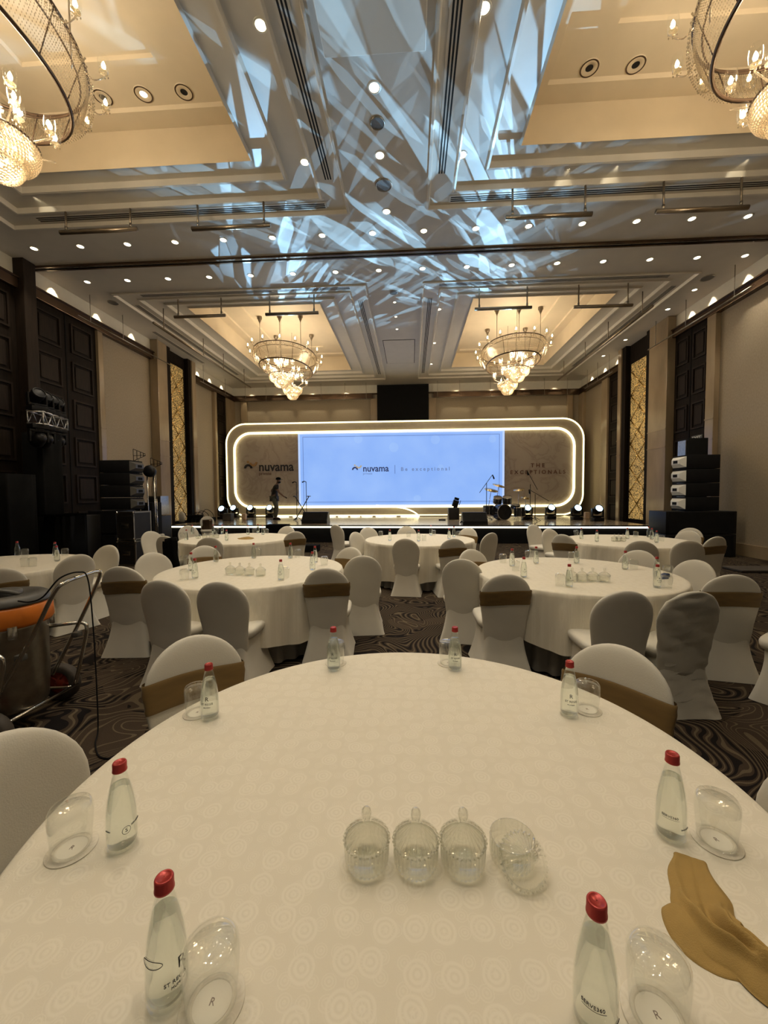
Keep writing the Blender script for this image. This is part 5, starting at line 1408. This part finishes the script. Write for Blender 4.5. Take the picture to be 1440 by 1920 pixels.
def subs(x0, x1, y, z1, dep, rows, cols, label):
    for i in range(cols):
        for k in range(rows):
            wd = (x1 - x0) / cols; h = z1 / rows
            t = thing('subwoofer', label + (', %s one' % ('upper' if k else 'lower') if rows > 1 else '') + (', %s from the left' % ORD[i] if cols > 1 else ''), 'loudspeaker', (x0 + wd * (i + .5), y, h * k), 0, label)
            bm = BM(); box(bm, (0, 0, h / 2), (wd * .985, dep, h * .985), bev=.015); obj('cabinet', bm, 'blackgloss', t)
            bm = BM(); box(bm, (0, -dep / 2 - .006, h / 2), (wd * .9, .012, h * .88)); obj('front_grille', bm, 'grille', t, False)
YS = 9.9
a, b = PY(1247, 1000, YS), PY(1382, 1000, YS); subs(a.x, b.x, YS + .35, 1.12, .7, 2, 1, 'wide black subwoofer by the right wall')
a, b = PY(1292, 900, YS), PY(1356, 900, YS); array(a.x, b.x, YS + .35, 1.125, 2.50, .5, 4, 'black line array speaker stacked on the right subwoofer', True, 1)
a, b = PY(1298, 840, 10.6), PY(1336, 840, 10.6)
t = thing('equipment_rack', 'tall black rack standing behind the right speaker stack', 'rack', ((a.x + b.x) / 2, 10.95, 0)); bm = BM(); box(bm, (0, 0, 1.5), (b.x - a.x, .4, 3.0), bev=.01); obj('rack_body', bm, 'black', t)
bm = BM(); box(bm, (-(b.x - a.x) / 2 - .02, 0, 1.5), (.03, .3, 2.9)); obj('side_rail', bm, 'steel', t, False)
a, b = PY(166, 1000, 9.6), PY(219, 1000, 9.6); subs(a.x, b.x, 9.95, 1.22, .7, 2, 1, 'black subwoofer by the left wall')
a, b = PY(104, 1000, 9.2), PY(166, 1000, 9.2); t = thing('black_cabinet', 'dark grey boxy cabinet left of the left subwoofers', 'cabinet', ((a.x + b.x) / 2, 9.4, 0)); bm = BM(); box(bm, (0, 0, .56), (b.x - a.x, .5, 1.12), bev=.01); obj('cabinet_body', bm, 'case', t)
a, b = PY(180, 900, 9.6), PY(238, 900, 9.6); array(a.x, b.x, 9.95, 1.23, 2.52, .5, 4, 'black line array speaker stacked by the left wall', False, -1)
# black drapes and towers at the left
def tower(x0, x1, y0, y1, z1, name, label, cat, m='blackcloth'):
    bm = BM(); n = 60; rings = []
    for z in (0, .5, 1.2, z1):
        rings.append(superell((x0 + x1) / 2, (y0 + y1) / 2, (x1 - x0) / 2, (y1 - y0) / 2, z, n, 8, lambda p, t_: Vector((p.x + .012 * sin(p.y * 40), p.y + .012 * sin(p.x * 40), p.z))))
    loft(bm, rings); o = obj(name, bm, m); return tag(o, label, cat)
tower(-8.6, -8.1, 8.2, 8.75, 3.0, 'draped_truss_tower', 'tall black draped tower carrying the small truss of lights', 'tower')
tower(-8.9, -7.9, 7.2, 7.9, 2.05, 'draped_control_booth', 'black draped block by the left wall below the truss lights', 'booth')
tower(-9.0, -8.45, 6.2, 6.9, 2.2, 'black_screen_block', 'black cloth covered block at the left edge behind the left table', 'booth')
tower(-8.8, -7.5, 8.1, 8.7, 1.15, 'low_draped_block', 'low black draped block between the left booth and the grey cabinet', 'booth')
tower(7.72, 8.12, 7.0, 7.4, 3.0, 'draped_light_tower', 'black draped tower under the lights at the right edge', 'tower')
# truss
def truss(p, q, s, label):
    p, q = Vector(p), Vector(q); c = (p + q) / 2; d = (q - p).normalized(); sd = Vector((d.y, -d.x, 0)); up = Vector((0, 0, 1))
    t = thing('box_truss', label, 'truss', tuple(c)); cs = [sd * a * s / 2 + up * b * s / 2 for a, b in ((1, 1), (-1, 1), (-1, -1), (1, -1))]
    bm = BM()
    for k in cs: tube(bm, [p - c + k, q - c + k], .022, 8)
    obj('chord', bm, 'alu', t)
    bm = BM(); n = 6
    for f in range(4):
        a, b = cs[f], cs[(f + 1) % 4]
        for i in range(n):
            u0, u1 = p.lerp(q, i / n) - c, p.lerp(q, (i + 1) / n) - c
            tube(bm, [u0 + (a if i % 2 else b), u1 + (b if i % 2 else a)], .011, 6)
        for e in (p - c, q - c): tube(bm, [e + a, e + b], .014, 6)
    obj('lattice_bar', bm, 'alu', t)
truss((-7.72, 7.72, 3.22), (-8.68, 9.35, 3.38), .25, 'small aluminium box truss carrying lights at the left wall')
for k in range(4):
    f = (k + .3) / 4; x, y = -7.72 - .96 * f, 7.72 + 1.63 * f; zt_ = 3.22 + .16 * f
    mhead((x, y, zt_ + .13), 1.2, 'black moving head light standing on the left truss, %s from the front' % ORD[k], False, 'truss lights left', .98)
    mhead((x, y, zt_ - .13), 1.2, 'black moving head light hanging under the left truss, %s from the front' % ORD[k], False, 'truss lights left', .98, True)
truss((7.75, 6.8, 3.3), (7.95, 5.2, 3.3), .29, 'aluminium box truss mostly beyond the right edge')
mhead((7.62, 7.35, 3.42), -1.0, 'black moving head light at the right edge, upper', False, 'truss lights right', 1.3)
mhead((7.62, 7.3, 3.14), -1.0, 'black moving head light at the right edge, hanging', False, 'truss lights right', 1.2, True)
# flight cases
def fcase(px0, px1, Yd, z0, z1, label, badge=True):
    a, b = PY(px0, 1000, Yd), PY(px1, 1000, Yd); wd = b.x - a.x; h = z1 - z0
    t = thing('flight_case', label, 'flight case', ((a.x + b.x) / 2, Yd + .25, z0), R(-8), 'flight cases by the left wall')
    bm = BM(); box(bm, (0, 0, h / 2), (wd * .98, .5, h * .98)); obj('case_panel', bm, 'case', t, False)
    bm = BM(); e = .028
    for sx in (-1, 1):
        for sy in (-1, 1): box(bm, (sx * (wd / 2 - e / 2), sy * (.25 - e / 2 + .003), h / 2), (e, e, h))
        for zz in (.02, h - .02): box(bm, (sx * (wd / 2 - e / 2), 0, zz), (e, .5, e))
    for sy in (-1, 1):
        for zz in (.02, h - .02, h * .86): box(bm, (0, sy * (.25 - e / 2 + .004), zz), (wd, e, e))
    obj('edge_profile', bm, 'steel', t, False)
    bm = BM()
    for sx in (-1, 1):
        for zz in (.03, h - .03): bmesh.ops.create_icosphere(bm, subdivisions=1, radius=.035, matrix=Matrix.Translation((sx * (wd / 2 - .01), -.245, zz)))
    obj('ball_corner', bm, 'chrome', t)
    bm = BM(); box(bm, (0, -.256, h * .5), (wd * .42, .012, h * .16), bev=.005); obj('handle_dish', bm, 'steel', t)
    bm = BM(); tube(bm, [(-wd * .14, -.27, h * .5), (wd * .14, -.27, h * .5)], .012, 6); obj('handle', bm, 'black', t)
    return t
fcase(219, 258, 8.5, 0, .58, 'black flight case with metal edges, lower of the stack by the left wall')
fcase(220, 256, 8.5, .585, 1.24, 'black flight case with metal edges, upper of the stack by the left wall')
a = PY(289, 960, 11.2)
t = thing('stage_amplifier', 'boxy amplifier with grey front on dark cases by the left pilaster', 'amplifier', (a.x, 11.4, 1.02)); bm = BM(); box(bm, (0, 0, .29), (.42, .4, .56), bev=.015); obj('amp_body', bm, 'steel', t); bm = BM(); box(bm, (0, -.205, .29), (.34, .012, .46)); obj('amp_grille', bm, 'grille', t, False)
bm = BM(); box(bm, (0, 0, .5), (.5, .46, 1.0), bev=.01)
t = thing('rack_case', 'dark rack case under the amplifier by the left pilaster', 'case', (a.x, 11.4, .0)); obj('case_body', bm, 'case', t)
bm = BM()
for z in (.72, .80, .88): box(bm, (0, -.235, z), (.44, .012, .03))
obj('rack_unit', bm, 'steel', t, False)
a = PY(262, 960, 10.6); t = thing('tall_case', 'tall brown black case behind the flight cases', 'case', (a.x, 10.9, 0)); bm = BM(); box(bm, (0, 0, .7), (.62, .4, 1.4), bev=.01); obj('case_body', bm, 'black', t)
# paddle antennas and lamp on poles
def antenna(px, py, Yd, label):
    a = PY(px, py, Yd); t = thing('paddle_antenna', label, 'antenna', (a.x + .02, Yd, 0), 0, 'paddle antennas')
    bm = BM(); tube(bm, [(0, 0, .02), (0, 0, 1.5)], .016, 8); tube(bm, [(0, 0, 1.5), (.0, 0, a.z - .1)], .008, 6); obj('pole', bm, 'chrome', t)
    bm = BM(); z = a.z
    hs = [(-.14, .16), (-.04, .12), (.06, .08), (.14, .05)]
    for x, h in hs: tube(bm, [(x, 0, z - h), (x, 0, z + h)], .008, 5)
    for s in (-1, 1): tube(bm, [(-.14, 0, z + s * .16), (.2, 0, z + s * .02)], .008, 5)
    tube(bm, [(-.14, 0, z - .02), (.2, 0, z - .01)], .007, 5)
    obj('paddle', bm, 'black', t)
    bm = BM()
    for k in range(3): q = 2 * pi * k / 3; tube(bm, [(0, 0, .5), (.3 * cos(q), .3 * sin(q), .01)], .01, 6)
    obj('tripod', bm, 'black', t)
    bm = BM(); tube(bm, spline([(.0, -.02, z - .15), (-.1, -.05, z - .8), (.05, -.03, z - 1.4)], 6), .005, 5); obj('cable', bm, 'black', t)
antenna(258, 853, 10.2, 'paddle antenna on a thin pole, left one, before the left fabric wall')
antenna(290, 869, 10.9, 'paddle antenna on a thin pole, right one, near the left pilaster')
a = PY(282, 884, 10.6); t = thing('followspot_lamp', 'round black lamp head on a double stand by the left pilaster', 'lamp', (a.x, 10.6, 0))
bm = BM(); lathe(bm, [(.001, -.14), (.10, -.12), (.16, -.04), (.17, .05), (.15, .10), (.001, .08)], 20, mt=Matrix.Translation((0, 0, a.z)) @ Matrix.Rotation(R(80), 4, 'X')); obj('lamp_head', bm, 'blackgloss', t)
for s in (-1, 1):
    bm = BM(); tube(bm, [(s * .1, 0, 0), (s * .1, 0, a.z - .12)], .02, 8); obj('pole', bm, 'chrome', t)
# exit signs above the right doors
def exitsign(px, py, X, w_, label, lit):
    d = _ray(px, py); k = X / d.x; y, z = d.y * k, EYE + d.z * k
    t = thing('exit_sign', label, 'sign', (X, y, z)); h = w_ * .42
    bm = BM(); box(bm, (0, 0, 0), (.03, w_, h), bev=.004); obj('sign_plate', bm, 'greyplastic', t)
    bm = text_bm('EXIT', h * .85, .01); xs_ = [v.co.x for v in bm.verts]; k2 = w_ * .8 / (max(xs_) - min(xs_))
    for v in bm.verts: v.co = Vector((-.02 - v.co.z, -v.co.x * k2, v.co.y))
    obj('sign_lettering', bm, 'neonwhite' if lit else 'signwhite', t, False)
exitsign(1307, 822, XR - .14, .42, 'small EXIT sign above the door behind the right speaker stack', False)
exitsign(1165, 849, XR - .14, .42, 'tiny EXIT sign on the dark door beyond the right gold panel', False)
# things on the floor by the right wall
bm = BM(); box(bm, (0, 0, .03), (.9, .5, .05), bev=.02); o = obj('cable_ramp', bm, 'rubber'); p = PZ(1425, 1070, 0); o.location = (p.x - .1, p.y, 0); tag(o, 'flat dark cable ramp lying on the carpet by the right wall', 'cable ramp')
bm = BM(); box(bm, (0, 0, .1), (.7, .35, .18), bev=.02); o = obj('black_bag', bm, 'blackcloth'); p = PZ(575, 1034, 0); o.location = (p.x, p.y, 0); tag(o, 'flat black bag on the carpet between the left tables', 'bag')

# ---------------------------------------------------------------- industrial vacuum cleaner
VX, VY = -2.78, 2.49
t = thing('vacuum_cleaner', 'industrial wet vacuum with orange band and chrome trolley at the left edge', 'vacuum cleaner', (VX, VY, 0))
bm = BM(); lathe(bm, [(.001, .14), (.20, .14), (.215, .16), (.225, .30), (.228, .70), (.235, .72), (.001, .72)], 40); obj('tank', bm, 'steel', t)
bm = BM(); lathe(bm, [(.236, .715), (.252, .72), (.262, .74), (.256, .84), (.24, .86), (.001, .862)], 40); obj('orange_band', bm, 'orange', t)
bm = BM(); lathe(bm, [(.24, .855), (.252, .862), (.25, .875), (.238, .905), (.215, .918), (.17, .922), (.16, .91), (.001, .91)], 40); lathe(bm, [(.10, .91), (.10, .935), (.085, .945), (.001, .945)], 24); obj('motor_head', bm, 'greyplastic', t)
bm = BM(); tube(bm, spline([(-.12, -.06, .92), (-.06, -.1, .955), (.08, -.08, .955), (.14, -.02, .92)], 6), .014, 8); obj('carry_handle', bm, 'greyplastic', t)
for a in (-.6, .9, 2.6):
    bm = BM(); box(bm, (.245 * cos(a), .245 * sin(a), .70), (.03, .05, .09), rz=a, bev=.006); obj('clamp', bm, 'chrome', t)
def L(x, y, z): return (x - VX, y * .95 - VY, z)
bm = BM(); tube(bm, spline([L(-2.60, 2.36, .30), L(-2.54, 2.37, .40), L(-2.35, 2.39, .72), L(-2.21, 2.40, .98), L(-2.175, 2.44, 1.035), L(-2.22, 2.62, 1.04), L(-2.27, 2.82, 1.035), L(-2.29, 2.87, .98), L(-2.45, 2.87, .66), L(-2.68, 2.87, .25)], 8), .0125, 10); obj('push_handle', bm, 'chrome', t)
bm = BM()
for yy in (2.30, 2.94):
    tube(bm, spline([L(-2.57, yy, .14), L(-2.50, yy, .40), L(-2.46, yy, .57), L(-2.49, yy, .62), L(-2.56, yy + (.06 if yy < 2.6 else -.06), .63), L(-2.68, yy + (.12 if yy < 2.6 else -.10), .62)], 6), .013, 8)
tube(bm, [L(-2.57, 2.28, .14), L(-2.57, 2.96, .14)], .012, 8); tube(bm, spline([L(-2.57, 2.34, .14), L(-2.9, 2.32, .10), L(-3.02, 2.62, .10), L(-2.9, 2.92, .10), L(-2.57, 2.9, .14)], 6), .012, 8)
obj('trolley_frame', bm, 'chrome', t)
bm = BM()
for yy in (2.42, 2.86): box(bm, L(-2.47, yy, .56), (.05, .05, .04), bev=.01)
obj('clamp_knob', bm, 'greyplastic', t)
for yy in (2.27, 2.99):
    mt = Matrix.Translation(L(-2.54 if yy < 2.6 else -2.72, yy, .139)) @ Matrix.Rotation(R(90), 4, 'X')
    bm = BM(); lathe(bm, [(.085, -.035), (.125, -.038), (.138, -.02), (.138, .02), (.125, .038), (.085, .035)], 32, mt=mt); wv = obj('wheel', bm, 'rubber', t)
    bm = BM(); lathe(bm, [(.001, .028), (.03, .03), (.035, .02), (.07, .018), (.088, .028), (.088, -.028), (.07, -.018), (.001, -.028)], 32, mt=mt)
    for k in range(5): a = 2 * pi * k / 5; tube(bm, [mt @ Vector((.03 * cos(a), .03 * sin(a), .024)), mt @ Vector((.084 * cos(a), .084 * sin(a), .024))], .007, 5)
    obj('hub', bm, 'redhub', wv)
bm = BM(); lathe(bm, [(.001, -.02), (.05, -.02), (.05, .02), (.001, .02)], 16, mt=Matrix.Translation(L(-3.0, 2.62, .05)) @ Matrix.Rotation(R(90), 4, 'X')); obj('castor', bm, 'rubber', t)
bm = BM(); tube(bm, spline([L(-2.55, 2.5, .90), L(-2.45, 2.48, .90), L(-2.34, 2.46, .94), L(-2.26, 2.5, 1.05), L(-2.20, 2.58, 1.075), L(-2.17, 2.62, 1.02), L(-2.13, 2.60, .70), L(-2.09, 2.56, .30), L(-2.06, 2.52, .05), L(-2.0, 2.42, .008), L(-1.86, 2.30, .007), L(-1.7, 2.35, .007), L(-1.6, 2.6, .007)], 8), .0048, 6); obj('power_cord', bm, 'black', t)
